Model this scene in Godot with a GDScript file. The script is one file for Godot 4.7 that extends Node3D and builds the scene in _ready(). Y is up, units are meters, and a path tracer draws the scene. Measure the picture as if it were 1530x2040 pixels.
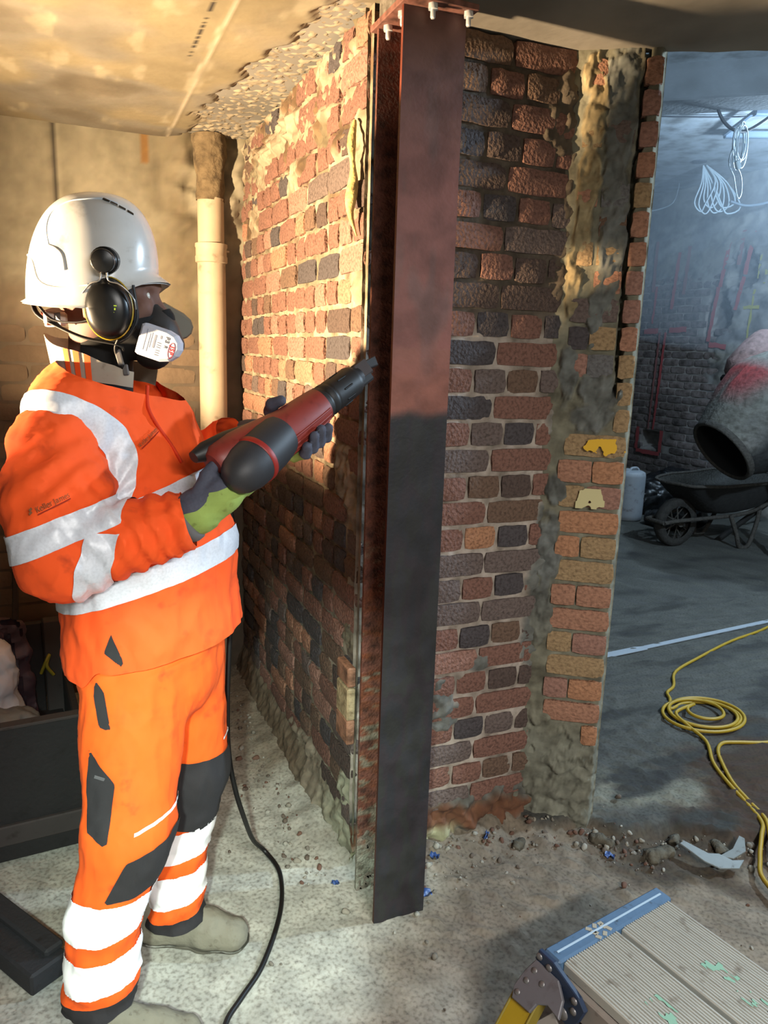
extends Node3D
# World axes follow the brick pier: x runs along its front face to the right, z towards the viewer, y up.
# The worker and the drill are laid out in axes of their own, turned 23 degrees (root node rotation).

class Geo:
	var v := PackedVector3Array()
	var nr := PackedVector3Array()
	var c := PackedColorArray()
	var uv := PackedVector2Array()
	var ix := PackedInt32Array()
	var colored := false
	var mapped := false

	func vert(p: Vector3, col := Color.WHITE, t := Vector2.ZERO) -> int:
		v.append(p)
		c.append(col)
		uv.append(t)
		return v.size() - 1

	func tri(a: int, b: int, d: int) -> void:
		ix.append(a)
		ix.append(d)
		ix.append(b)

	func face(ps: Array, col := Color.WHITE) -> void:
		var i0 := v.size()
		for p in ps:
			vert(p, col)
		for k in range(1, ps.size() - 1):
			tri(i0, i0 + k, i0 + k + 1)

	func box(xf: Transform3D, size: Vector3, b := 0.0, col := Color.WHITE) -> Geo:
		var h := size * 0.5
		b = minf(b, minf(h.x, minf(h.y, h.z)) * 0.98)
		for ax in 3:
			var u := (ax + 1) % 3
			var w := (ax + 2) % 3
			for s in [-1.0, 1.0]:
				var q := []
				for k in [[-1, -1], [1, -1], [1, 1], [-1, 1]]:
					var p := Vector3.ZERO
					p[ax] = s * h[ax]
					p[u] = k[0] * (h[u] - b)
					p[w] = k[1] * (h[w] - b)
					q.append(xf * p)
				if s < 0:
					q.reverse()
				face(q, col)
			if b > 0.0:
				for su in [-1.0, 1.0]:
					for sw in [-1.0, 1.0]:
						var q := []
						for k in [[0, -1], [0, 1], [1, 1], [1, -1]]:
							var p := Vector3.ZERO
							p[ax] = k[1] * (h[ax] - b)
							p[u] = su * (h[u] - (b if k[0] == 1 else 0.0))
							p[w] = sw * (h[w] - (0.0 if k[0] == 1 else b))
							q.append(xf * p)
						var nn: Vector3 = (q[1] - q[0]).cross(q[2] - q[0])
						var mid: Vector3 = (q[0] + q[2]) * 0.5 - xf.origin
						var keep := Vector3.ZERO
						keep[u] = su
						keep[w] = sw
						if nn.dot(xf.basis * keep) < 0.0:
							q.reverse()
						face(q, col)
		if b > 0.0:
			for sx in [-1.0, 1.0]:
				for sy in [-1.0, 1.0]:
					for sz in [-1.0, 1.0]:
						var q := [xf * Vector3(sx * h.x, sy * (h.y - b), sz * (h.z - b)), xf * Vector3(sx * (h.x - b), sy * h.y, sz * (h.z - b)), xf * Vector3(sx * (h.x - b), sy * (h.y - b), sz * h.z)]
						if sx * sy * sz < 0:
							q.reverse()
						face(q, col)
		return self

	func slab(p0: Vector3, p1: Vector3, b := 0.0, col := Color.WHITE) -> Geo:
		return box(Transform3D(Basis(), (p0 + p1) * 0.5), (p1 - p0).abs(), b, col)

	func bar(p0: Vector3, p1: Vector3, w: float, d: float, up := Vector3.UP, b := 0.0, col := Color.WHITE) -> Geo:
		var x := (p1 - p0)
		var y := up
		var z := x.cross(y).normalized()
		y = z.cross(x).normalized()
		return box(Transform3D(Basis(x.normalized(), y, z), (p0 + p1) * 0.5), Vector3(x.length(), w, d), b, col)

	func tube(pts: Array, rad, n := 8, col := Color.WHITE, flat := 1.0) -> Geo:
		var prev := Vector3.ZERO
		var u := Vector3.ZERO
		var start := v.size()
		for i in pts.size():
			var t: Vector3 = (pts[mini(i + 1, pts.size() - 1)] - pts[maxi(i - 1, 0)]).normalized()
			if i == 0:
				u = t.cross(Vector3.UP if absf(t.y) < 0.9 else Vector3.RIGHT).normalized()
			else:
				u = (u - t * u.dot(t)).normalized()
			var w := t.cross(u)
			var r: float = rad[i] if rad is Array else rad
			for k in n:
				var a := TAU * k / n
				vert(pts[i] + (u * cos(a) + w * sin(a) * flat) * r, col)
			prev = t
		for i in pts.size() - 1:
			for k in n:
				var a := start + i * n + k
				var b := start + i * n + (k + 1) % n
				tri(a, b, b + n)
				tri(a, b + n, a + n)
		for e in 2:
			var i0 := v.size()
			var b0 := start if e == 0 else start + (pts.size() - 1) * n
			vert(pts[0] if e == 0 else pts[pts.size() - 1], col)
			for k in n:
				vert(v[b0 + k], col)
			for k in n:
				if e == 0:
					tri(i0, i0 + 1 + (k + 1) % n, i0 + 1 + k)
				else:
					tri(i0, i0 + 1 + k, i0 + 1 + (k + 1) % n)
		return self

	# profile of (radius, height) along the local y of xf; a doubled point gives a hard edge
	func lathe(xf: Transform3D, prof: Array, n := 24, col := Color.WHITE, sx := 1.0, sz := 1.0, a0 := 0.0, a1 := TAU) -> Geo:
		var s := v.size()
		for q in prof:
			for k in n + 1:
				var a := lerpf(a0, a1, float(k) / n)
				vert(xf * Vector3(q.x * cos(a) * sx, q.y, -q.x * sin(a) * sz), col, Vector2(float(k) / n, q.y))
		for i in prof.size() - 1:
			if prof[i].is_equal_approx(prof[i + 1]):
				continue
			for k in n:
				var a := s + i * (n + 1) + k
				tri(a, a + 1, a + n + 2)
				tri(a, a + n + 2, a + n + 1)
		return self

	func loft(rings: Array, cap0 := true, cap1 := true, col := Color.WHITE) -> Geo:
		var s := v.size()
		var n: int = rings[0].size()
		for r in rings:
			for p in r:
				vert(p, col)
		for i in rings.size() - 1:
			for k in n:
				var a := s + i * n + k
				var b := s + i * n + (k + 1) % n
				tri(a, b, b + n)
				tri(a, b + n, a + n)
		for e in 2:
			if [cap0, cap1][e]:
				var ring = rings[0] if e == 0 else rings[rings.size() - 1]
				var m := Vector3.ZERO
				for p in ring:
					m += p / n
				var i0 := vert(m, col)
				for p in ring:
					vert(p, col)
				for k in n:
					if e == 0:
						tri(i0, i0 + 1 + (k + 1) % n, i0 + 1 + k)
					else:
						tri(i0, i0 + 1 + k, i0 + 1 + (k + 1) % n)
		return self

	# polygon in the xy plane of xf, from z = 0 to z = depth
	func prism(poly: PackedVector2Array, xf: Transform3D, depth: float, b := 0.0, col := Color.WHITE) -> Geo:
		var first := ix.size()
		var area := 0.0
		for i in poly.size():
			area += poly[i].cross(poly[(i + 1) % poly.size()])
		if area < 0:
			poly.reverse()
		var inner := poly
		if b > 0.0:
			var off := Geometry2D.offset_polygon(poly, -b, Geometry2D.JOIN_MITER)
			if off.size() == 1 and off[0].size() == poly.size():
				var best := 0
				for k in poly.size():
					if off[0][k].distance_to(poly[0]) < off[0][best].distance_to(poly[0]):
						best = k
				inner = PackedVector2Array()
				for k in poly.size():
					inner.append(off[0][(best + k) % poly.size()])
			else:
				b = 0.0
		var t := Geometry2D.triangulate_polygon(inner)
		for e in 2:
			var i0 := v.size()
			for p in inner:
				vert(xf * Vector3(p.x, p.y, depth * e), col)
			for k in range(0, t.size(), 3):
				var o := (inner[t[k + 1]] - inner[t[k]]).cross(inner[t[k + 2]] - inner[t[k]]) > 0
				if o == (e == 1):
					tri(i0 + t[k], i0 + t[k + 1], i0 + t[k + 2])
				else:
					tri(i0 + t[k], i0 + t[k + 2], i0 + t[k + 1])
		var n := poly.size()
		for k in n:
			var p := poly[k]
			var q := poly[(k + 1) % n]
			var pi := inner[k]
			var qi := inner[(k + 1) % n]
			face([xf * Vector3(p.x, p.y, b), xf * Vector3(q.x, q.y, b), xf * Vector3(q.x, q.y, depth - b), xf * Vector3(p.x, p.y, depth - b)], col)
			if b > 0.0:
				face([xf * Vector3(pi.x, pi.y, 0), xf * Vector3(qi.x, qi.y, 0), xf * Vector3(q.x, q.y, b), xf * Vector3(p.x, p.y, b)], col)
				face([xf * Vector3(p.x, p.y, depth - b), xf * Vector3(q.x, q.y, depth - b), xf * Vector3(qi.x, qi.y, depth), xf * Vector3(pi.x, pi.y, depth)], col)
		if xf.basis.determinant() < 0.0:
			for k in range(first, ix.size(), 3):
				var m := ix[k]
				ix[k] = ix[k + 1]
				ix[k + 1] = m
		return self

	# grid over two lists of parameters; f(a, b) gives a point, g(a, b, p) its colour; flip turns the face over
	func grid(us: Array, ws: Array, f: Callable, g = null, flip := false) -> Geo:
		var s := v.size()
		for w in ws:
			for u in us:
				var p: Vector3 = f.call(u, w)
				vert(p, Color.WHITE if g == null else g.call(u, w, p), Vector2(u, w))
		var n := us.size()
		for j in ws.size() - 1:
			for i in n - 1:
				var a := s + j * n + i
				if flip:
					tri(a, a + n, a + n + 1)
					tri(a, a + n + 1, a + 1)
				else:
					tri(a, a + 1, a + n + 1)
					tri(a, a + n + 1, a + n)
		if g != null:
			colored = true
		return self

	func normals() -> PackedVector3Array:
		var out := PackedVector3Array()
		out.resize(v.size())
		for k in range(0, ix.size(), 3):
			var a := ix[k]
			var b := ix[k + 1]
			var d := ix[k + 2]
			var m := (v[d] - v[a]).cross(v[b] - v[a])
			out[a] += m
			out[b] += m
			out[d] += m
		for k in out.size():
			out[k] = out[k].normalized() if out[k].length_squared() > 0.0 else Vector3.UP
		return out

	func mesh() -> ArrayMesh:
		var a := []
		a.resize(Mesh.ARRAY_MAX)
		a[Mesh.ARRAY_VERTEX] = v
		a[Mesh.ARRAY_NORMAL] = nr if nr.size() == v.size() else normals()
		if colored:
			a[Mesh.ARRAY_COLOR] = c
		if mapped:
			a[Mesh.ARRAY_TEX_UV] = uv
		a[Mesh.ARRAY_INDEX] = ix
		var m := ArrayMesh.new()
		if ix.size():
			m.add_surface_from_arrays(Mesh.PRIMITIVE_TRIANGLES, a)
		return m


# a signed distance field on a grid, joined from tapered bones and meshed by surface nets
class Field:
	var lo: Vector3
	var h: float
	var nx: int
	var ny: int
	var nz: int
	var d := PackedFloat32Array()

	func _init(a: Vector3, b: Vector3, cell: float) -> void:
		lo = a
		h = cell
		nx = int((b.x - a.x) / h) + 2
		ny = int((b.y - a.y) / h) + 2
		nz = int((b.z - a.z) / h) + 2
		d.resize(nx * ny * nz)
		d.fill(1.0)

	# bone from a to b; radius wa, wb along the side direction and wa * fa, wb * fb across it; k blends, cut carves
	func bone(a: Vector3, b: Vector3, wa: float, wb: float, k := 0.02, side := Vector3(0, 0, 1), fa := 1.0, fb := 1.0, cut := false) -> void:
		var ab := b - a
		var len := maxf(ab.length(), 0.0001)
		var t := ab / len
		var s := (side - t * side.dot(t))
		s = s.normalized() if s.length() > 0.01 else t.cross(Vector3(0.3, 0.5, 0.8)).normalized()
		var r := s.cross(t)
		var big := maxf(maxf(wa, wb), maxf(wa * fa, wb * fb)) + k + h * 2.0
		var p0 := a.min(b) - Vector3.ONE * big - lo
		var p1 := a.max(b) + Vector3.ONE * big - lo
		var i0 := clampi(int(p0.x / h), 0, nx - 1)
		var i1 := clampi(int(p1.x / h) + 1, 0, nx - 1)
		var j0 := clampi(int(p0.y / h), 0, ny - 1)
		var j1 := clampi(int(p1.y / h) + 1, 0, ny - 1)
		var k0 := clampi(int(p0.z / h), 0, nz - 1)
		var k1 := clampi(int(p1.z / h) + 1, 0, nz - 1)
		var round := fa == 1.0 and fb == 1.0
		for kk in range(k0, k1 + 1):
			for jj in range(j0, j1 + 1):
				var row := (kk * ny + jj) * nx
				for ii in range(i0, i1 + 1):
					var p := lo + Vector3(ii, jj, kk) * h - a
					var e := p.dot(t)
					var q := clampf(e / len, 0.0, 1.0)
					var w := lerpf(wa, wb, q)
					var dist: float
					if round:
						dist = (p - t * (q * len)).length() - w
					else:
						var f := lerpf(fa, fb, q) * w
						var m := minf(w, f)
						var over := (e - q * len) / m
						var x := p.dot(s) / w
						var y := p.dot(r) / f
						var l := sqrt(x * x + y * y + over * over)
						if l < 0.0001:
							dist = -m
						else:
							# scale the distance by the local radius in this direction
							var rr := sqrt((x * w) * (x * w) + (y * f) * (y * f) + (over * m) * (over * m)) / l
							dist = (l - 1.0) * rr
					var o := d[row + ii]
					if cut:
						dist = -dist
						var hh := maxf(k - absf(o - dist), 0.0) / k
						d[row + ii] = maxf(o, dist) + hh * hh * k * 0.25
					else:
						var hh := maxf(k - absf(o - dist), 0.0) / k
						d[row + ii] = minf(o, dist) - hh * hh * k * 0.25

	func at(p: Vector3) -> float:
		var q := (p - lo) / h
		var i := clampi(int(q.x), 0, nx - 2)
		var j := clampi(int(q.y), 0, ny - 2)
		var k := clampi(int(q.z), 0, nz - 2)
		var f := q - Vector3(i, j, k)
		var b := (k * ny + j) * nx + i
		var z0 := lerpf(lerpf(d[b], d[b + 1], f.x), lerpf(d[b + nx], d[b + nx + 1], f.x), f.y)
		b += nx * ny
		var z1 := lerpf(lerpf(d[b], d[b + 1], f.x), lerpf(d[b + nx], d[b + nx + 1], f.x), f.y)
		return lerpf(z0, z1, f.z)

	func grad(p: Vector3) -> Vector3:
		var e := h
		return Vector3(at(p + Vector3(e, 0, 0)) - at(p - Vector3(e, 0, 0)), at(p + Vector3(0, e, 0)) - at(p - Vector3(0, e, 0)), at(p + Vector3(0, 0, e)) - at(p - Vector3(0, 0, e))).normalized()

	# moves a point onto the surface, off metres outside it
	func onto(p: Vector3, off := 0.0) -> Vector3:
		for n in 8:
			p -= grad(p) * (at(p) - off) * 0.9
		return p

	func surface() -> Geo:
		var g := Geo.new()
		var where := PackedInt32Array()
		where.resize(d.size())
		where.fill(-1)
		var nxy := nx * ny
		var corner := [0, 1, nx, nx + 1, nxy, nxy + 1, nxy + nx, nxy + nx + 1]
		var cp := [Vector3(0, 0, 0), Vector3(1, 0, 0), Vector3(0, 1, 0), Vector3(1, 1, 0), Vector3(0, 0, 1), Vector3(1, 0, 1), Vector3(0, 1, 1), Vector3(1, 1, 1)]
		var edges := [[0, 1], [2, 3], [4, 5], [6, 7], [0, 2], [1, 3], [4, 6], [5, 7], [0, 4], [1, 5], [2, 6], [3, 7]]
		for k in nz - 1:
			for j in ny - 1:
				var b := (k * ny + j) * nx
				for i in nx - 1:
					var id := b + i
					var d0 := d[id]
					if absf(d0) > h * 2.5:
						continue
					var neg := d0 < 0.0
					var mixed := false
					for m in range(1, 8):
						if (d[id + corner[m]] < 0.0) != neg:
							mixed = true
							break
					if not mixed:
						continue
					var sum := Vector3.ZERO
					var cnt := 0
					for e in edges:
						var va := d[id + corner[e[0]]]
						var vb := d[id + corner[e[1]]]
						if (va < 0.0) != (vb < 0.0):
							var pa: Vector3 = cp[e[0]]
							var pb: Vector3 = cp[e[1]]
							sum += pa.lerp(pb, va / (va - vb))
							cnt += 1
					where[id] = g.vert(lo + (Vector3(i, j, k) + sum / cnt) * h)
		for k in range(1, nz - 1):
			for j in range(1, ny - 1):
				var b := (k * ny + j) * nx
				for i in range(1, nx - 1):
					var id := b + i
					var d0 := d[id]
					if absf(d0) > h * 2.5:
						continue
					var neg := d0 < 0.0
					if neg != (d[id + 1] < 0.0):
						quad(g, where, id, id - nx, id - nx - nxy, id - nxy, neg)
					if neg != (d[id + nx] < 0.0):
						quad(g, where, id, id - nxy, id - nxy - 1, id - 1, neg)
					if neg != (d[id + nxy] < 0.0):
						quad(g, where, id, id - 1, id - 1 - nx, id - nx, neg)
		return g

	func quad(g: Geo, where: PackedInt32Array, a: int, b: int, c: int, e: int, neg: bool) -> void:
		var p := where[a]
		var q := where[b]
		var r := where[c]
		var s := where[e]
		if p < 0 or q < 0 or r < 0 or s < 0:
			return
		if neg:
			g.tri(p, q, r)
			g.tri(p, r, s)
		else:
			g.tri(p, r, q)
			g.tri(p, s, r)


# the part of a mesh where every field is positive, lifted off metres along the normals
static func clip(src: Geo, fields: Array, off := 0.0) -> Geo:
	var nn := src.nr if src.nr.size() == src.v.size() else src.normals()
	var vals := []
	for f in fields:
		var a := PackedFloat32Array()
		a.resize(src.v.size())
		for k in src.v.size():
			a[k] = f.call(src.v[k])
		vals.append(a)
	var g := Geo.new()
	g.colored = src.colored
	var known := {}
	for k in range(0, src.ix.size(), 3):
		var t := [src.ix[k], src.ix[k + 2], src.ix[k + 1]]
		var inside := true
		var gone := false
		for a in vals:
			var c := 0
			for m in 3:
				if a[t[m]] >= 0.0:
					c += 1
			if c < 3:
				inside = false
			if c == 0:
				gone = true
				break
		if gone:
			continue
		var ids := []
		if inside:
			for m in 3:
				if not known.has(t[m]):
					known[t[m]] = g.vert(src.v[t[m]] + nn[t[m]] * off, src.c[t[m]])
					g.nr.append(nn[t[m]])
				ids.append(known[t[m]])
		else:
			# polygon of [position, normal, values..., source id]
			var poly := []
			for m in 3:
				var w := []
				for a in vals:
					w.append(a[t[m]])
				poly.append([src.v[t[m]], nn[t[m]], w, t[m], src.c[t[m]]])
			for fi in vals.size():
				var out := []
				for m in poly.size():
					var p = poly[m]
					var q = poly[(m + 1) % poly.size()]
					var a: float = p[2][fi]
					var b: float = q[2][fi]
					if a >= 0.0:
						out.append(p)
					if (a >= 0.0) != (b >= 0.0):
						var s := a / (a - b)
						var w := []
						for z in vals.size():
							w.append(lerpf(p[2][z], q[2][z], s))
						out.append([p[0].lerp(q[0], s), p[1].lerp(q[1], s).normalized(), w, -1, p[4].lerp(q[4], s)])
				poly = out
				if poly.size() < 3:
					break
			if poly.size() < 3:
				continue
			for p in poly:
				if p[3] >= 0 and known.has(p[3]):
					ids.append(known[p[3]])
				else:
					var id := g.vert(p[0] + p[1] * off, p[4])
					g.nr.append(p[1])
					if p[3] >= 0:
						known[p[3]] = id
					ids.append(id)
		for m in range(1, ids.size() - 1):
			g.tri(ids[0], ids[m], ids[m + 1])
	return g


var M := {}
var T := {}
var rng := RandomNumberGenerator.new()
var fn := FastNoiseLite.new()
var fold := FastNoiseLite.new()
const PO := Vector3(-0.55, 0, -1.62)  # the worker's base in the worker's axes

func ramp(cols: Array) -> Gradient:
	var g := Gradient.new()
	var offs := PackedFloat32Array()
	var cs := PackedColorArray()
	for k in cols.size():
		offs.append(cols[k][0])
		cs.append(cols[k][1])
	g.offsets = offs
	g.colors = cs
	return g

func noise_tex(called: String, freq: float, oct: int, cols, sd := 1, kind := FastNoiseLite.TYPE_SIMPLEX_SMOOTH, size := 512) -> void:
	var n := FastNoiseLite.new()
	n.noise_type = kind
	n.frequency = freq
	n.fractal_octaves = oct
	n.seed = sd
	if kind == FastNoiseLite.TYPE_CELLULAR:
		n.cellular_return_type = FastNoiseLite.RETURN_DISTANCE
	var t := NoiseTexture2D.new()
	t.width = size
	t.height = size
	t.seamless = true
	t.noise = n
	if cols != null:
		t.color_ramp = ramp(cols)
	T[called] = t

func mat(called: String, col: Color, rough := 0.9, tex := "", scale := 1.0, bump := "", cm := 0.2, bscale := 0.0) -> StandardMaterial3D:
	var m := StandardMaterial3D.new()
	m.resource_name = called
	m.albedo_color = col
	m.roughness = rough
	if tex or bump:
		m.uv1_triplanar = true
		m.uv1_world_triplanar = true
		m.uv1_scale = Vector3.ONE * scale
	if tex:
		m.albedo_texture = T[tex]
	if bump:
		m.heightmap_enabled = true
		m.heightmap_texture = T[bump]
		m.heightmap_scale = cm
	M[called] = m
	return m

func vcol(m: StandardMaterial3D) -> StandardMaterial3D:
	m.vertex_color_use_as_albedo = true
	return m

func lin(r: float, g: float, b: float) -> Color:
	return Color(r, g, b).srgb_to_linear()

func part(called: String, shape, m, parent: Node, label := "") -> MeshInstance3D:
	var o := MeshInstance3D.new()
	o.name = called
	o.mesh = shape.mesh() if shape is Geo else shape
	o.material_override = m if m is Material else M[m]
	parent.add_child(o, true)
	if label:
		o.set_meta("label", label)
	return o

func tag(o: Node3D, label: String, category := "", group := "", kind := "") -> Node3D:
	o.set_meta("label", label)
	if category:
		o.set_meta("category", category)
	if group:
		o.set_meta("group", group)
	if kind:
		o.set_meta("kind", kind)
	return o

func numbered(called: String) -> String:
	var n := called
	var k := 0
	while has_node(n):
		k += 1
		n = "%s_%03d" % [called, k]
	return n

func thing(called: String, label: String, category: String, at := Vector3.ZERO, turn := 0.0, group := "") -> Node3D:
	var o := Node3D.new()
	o.name = numbered(called)
	add_child(o)
	o.position = at
	o.rotation_degrees.y = turn
	tag(o, label, category, group)
	return o

func struct(called: String, shape, m, label: String) -> MeshInstance3D:
	var o := part(numbered(called), shape, m, self)
	tag(o, label, "", "", "structure")
	return o

func span(a: float, b: float, step: float) -> Array:
	var n := maxi(1, int(round(absf(b - a) / step)))
	var out := []
	for k in n + 1:
		out.append(lerpf(a, b, float(k) / n))
	return out

func curve(pts: Array, n := 8) -> Array:
	var out := []
	for i in pts.size() - 1:
		var p0: Vector3 = pts[maxi(i - 1, 0)]
		var p3: Vector3 = pts[mini(i + 2, pts.size() - 1)]
		for k in n:
			out.append(pts[i].cubic_interpolate(pts[i + 1], p0, p3, float(k) / n))
	out.append(pts[pts.size() - 1])
	return out

func sstep(a: float, b: float, x: float) -> float:
	return smoothstep(a, b, x)

# how far inside a set of ragged blobs a point is: [x, y, rx, ry], 1 well inside, 0 outside
func blob(list: Array, x: float, y: float, rag := 0.35) -> float:
	var best := 0.0
	var w := fn.get_noise_2d(x * 900.0, y * 900.0) * rag + fn.get_noise_2d(x * 3000.0 + 70, y * 3000.0) * rag * 0.5
	for b in list:
		var q := Vector2((x - b[0]) / b[2], (y - b[1]) / b[3]).length() + w
		best = maxf(best, sstep(1.0, 0.7, q))
	return best

func frame_at(o: Vector3, x: Vector3, up: Vector3) -> Transform3D:
	var z := x.cross(up).normalized()
	var y := z.cross(x).normalized()
	return Transform3D(Basis(x.normalized(), y, z), o)

# ---------------------------------------------------------------- setting

func setup_view() -> void:
	var cam := Camera3D.new()
	cam.name = "camera"
	cam.fov = 68.43
	cam.near = 0.05
	cam.far = 60.0
	add_child(cam)
	var fwd := Vector3(0.3820, -0.2096, -0.9001).normalized()
	var r0 := fwd.cross(Vector3.UP).normalized()
	var u0 := r0.cross(fwd)
	var roll := deg_to_rad(1.84)
	var rx := r0 * cos(roll) + u0 * sin(roll)
	var uy := u0 * cos(roll) - r0 * sin(roll)
	cam.transform = Transform3D(Basis(rx, uy, -fwd), Vector3(-0.735, 1.55, 1.91))
	cam.current = true
	var we := WorldEnvironment.new()
	we.name = "world_environment"
	var e := Environment.new()
	e.background_mode = Environment.BG_COLOR
	e.background_color = Color(0.05, 0.055, 0.06)
	e.tonemap_mode = Environment.TONE_MAPPER_LINEAR
	e.tonemap_exposure = 1.2
	e.sdfgi_enabled = true
	e.ssao_enabled = true
	e.ssil_enabled = true
	e.volumetric_fog_enabled = true
	e.volumetric_fog_density = 0.0
	we.environment = e
	add_child(we)
	# unseen warm lamp on the left, placed to light the ceiling and the pier
	flood("unseen_floodlight", Vector3(-1.80, 1.40, 0.12), Vector3(-0.05, 1.74, -0.66), Color(1.0, 0.87, 0.69), FLOOD, 44.0, 0.85, "unseen warm floodlight, out of view left of the worker, placed to light the pier and the ceiling", 1.37)
	var tr := thing("unseen_trestle", "unseen plywood topped stand under the floodlight, out of view on the left, placed to cut its light off low on the pier", "unseen_trestle", Vector3(-1.82, 0, 0.12))  # unseen support, shaped to cut off the floodlight's lower rays
	var ply := mat("plywood", Color(0.50, 0.42, 0.31), 0.85)
	part("top", Geo.new().slab(Vector3(-0.36, 1.338, -0.65), Vector3(0.40, 1.363, 0.65), 0.003), ply, tr)
	for sx in [-0.3, 0.29]:
		for sz in [-0.55, 0.55]:
			part("leg", Geo.new().slab(Vector3(sx - 0.025, 0.0, sz - 0.025), Vector3(sx + 0.025, 1.337, sz + 0.025), 0.003), ply, tr)
	# unseen cool lamp near the viewer, placed to light the worker's legs and floor
	flood("unseen_cool_lamp", Vector3(-0.90, 1.64, 2.02), Vector3(-0.36, 0.30, 0.02), Color(0.93, 1.0, 0.95), COOL_LAMP, 17.0, 0.7, "unseen cool white lamp beside the viewer, placed to light the legs of the worker and the floor")
	# added fill batten over the working side, then two lamps for the room beyond
	batten("added_fill_batten", Vector3(-0.1, 2.33, 3.2), Vector2(1.2, 0.12), Color(0.98, 0.97, 0.95), FILL_BATTEN)
	bulb(Vector3(4.35, 2.98, -2.15), BULB, "unseen cool white lamp, just out of view on the right, placed to light the far room")  # unseen lamp, placed to light the far room's ceiling
	bulb(Vector3(3.0, 2.55, 0.75), BULB2, "added cool white fill lamp at the near end of the far room, out of view")  # added fill lamp, brightens the far room's side wall

func haze() -> void:
	# dusty air in the far room
	var f := FogVolume.new()
	f.name = "haze"
	f.shape = RenderingServer.FOG_VOLUME_SHAPE_ELLIPSOID
	f.size = Vector3(4.6, 2.5, 4.8)
	f.position = Vector3(4.2, 2.85, -2.4)
	var m := FogMaterial.new()
	m.density = HAZE
	m.albedo = Color(0.88, 0.94, 1.0)
	f.material = m
	add_child(f)
	tag(f, "dusty bluish haze in the air of the far room", "haze", "", "stuff")

const HAZE := 0.07

func bulb(at: Vector3, energy: float, label: String) -> void:
	var hb := thing("unseen_lamp", label, "lamp", at)
	part("bulb", Geo.new().lathe(Transform3D(), [Vector2(0, -0.06), Vector2(0.035, -0.05), Vector2(0.06, 0.0), Vector2(0.04, 0.045), Vector2(0.02, 0.07), Vector2(0, 0.07)], 20), glow("bulb_glow", Color(0.72, 0.87, 1.0), 3.0), hb)
	part("holder", Geo.new().lathe(Transform3D(), [Vector2(0.022, 0.065), Vector2(0.025, 0.075), Vector2(0.025, 0.13), Vector2(0.008, 0.14), Vector2(0.006, 0.37), Vector2(0, 0.37)], 12), mat("holder_black", Color(0.05, 0.05, 0.05), 0.5), hb)
	part("flex", Geo.new().tube([Vector3(0, 0.3, 0), Vector3(0, 3.36 - at.y, 0)], 0.005, 6), M["holder_black"], hb)
	var ol := OmniLight3D.new()
	ol.name = "unseen_lamp_glow"
	ol.light_color = Color(0.80, 0.91, 1.0)
	ol.light_energy = energy
	ol.light_size = 0.05
	ol.omni_range = 16.0
	ol.omni_attenuation = 2.0
	ol.shadow_enabled = true
	add_child(ol, true)
	ol.position = at

const FLOOD := 23.0
const COOL_LAMP := 6.0
const FILL_BATTEN := 17.0
const BULB := 4.0
const BULB2 := 8.5

func glow(called: String, col: Color, k: float) -> StandardMaterial3D:
	var m := mat(called, Color(0.9, 0.9, 0.9), 0.4)
	m.emission_enabled = true
	m.emission = col
	m.emission_energy_multiplier = k
	return m

func flood(called: String, at: Vector3, to: Vector3, col: Color, energy: float, angle: float, soft: float, label: String, stand := 0.0) -> void:
	var dark := mat(called + "_black", Color(0.06, 0.06, 0.065), 0.5)
	var t := thing(called, label, "work lamp", Vector3(at.x, 0, at.z))
	var o := at - Vector3(at.x, 0, at.z)
	var f := (to - at).normalized()
	var tall := 0.05 if stand > 0.0 else 0.14
	var xf := frame_at(o - f * 0.06, f, Vector3.UP)
	part("housing", Geo.new().box(xf, Vector3(0.08, tall, 0.17), 0.012), dark, t)
	part("lens", Geo.new().box(Transform3D(xf.basis, o - f * 0.016), Vector3(0.008, tall - 0.014, 0.14), 0.002), glow(called + "_glow", col, 2.0), t)
	if stand == 0.0:
		part("pole", Geo.new().tube([Vector3(0, 0.35, 0) - f * Vector3(1, 0, 1) * 0.08, o - f * 0.08 - Vector3(0, 0.07, 0)], 0.014), dark, t)
	for k in 3:
		var a := TAU * k / 3.0 + 0.5
		var back := -f * Vector3(1, 0, 1) * 0.08
		if stand == 0.0:
			part("leg", Geo.new().tube([back + Vector3(0, 0.45, 0), back + Vector3(cos(a) * 0.3, 0.012, sin(a) * 0.3)], 0.012), dark, t)
	var s := SpotLight3D.new()
	s.name = called + "_beam"
	s.light_color = col
	s.light_energy = energy
	s.spot_angle = angle
	s.spot_angle_attenuation = soft
	s.spot_range = 14.0
	s.spot_attenuation = 2.0
	s.light_size = 0.035
	s.shadow_enabled = true
	add_child(s)
	s.transform = Transform3D(Basis.looking_at(f), at)

func batten(called: String, at: Vector3, size: Vector2, col: Color, energy: float) -> void:
	var t := thing(called, "added white ceiling batten behind the viewer, fill light for the working side", "light", at + Vector3(0, 0.04, 0))
	part("housing", Geo.new().box(Transform3D(Basis(), Vector3(0, 0.0, 0)), Vector3(size.x + 0.06, 0.05, size.y + 0.02), 0.01), mat(called + "_white", Color(0.8, 0.8, 0.8), 0.5), t)
	part("diffuser", Geo.new().box(Transform3D(Basis(), Vector3(0, -0.032, 0)), Vector3(size.x, 0.014, size.y), 0.005), glow(called + "_glow", col, 2.0), t)
	var s := AreaLight3D.new()
	s.name = called + "_glow"
	s.area_size = size
	s.light_color = col
	s.light_energy = energy
	s.area_range = 16.0
	s.area_attenuation = 2.0
	s.shadow_enabled = true
	add_child(s, true)
	s.transform = Transform3D(Basis(Vector3.RIGHT, -PI / 2), at - Vector3(0, 0.02, 0))

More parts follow.
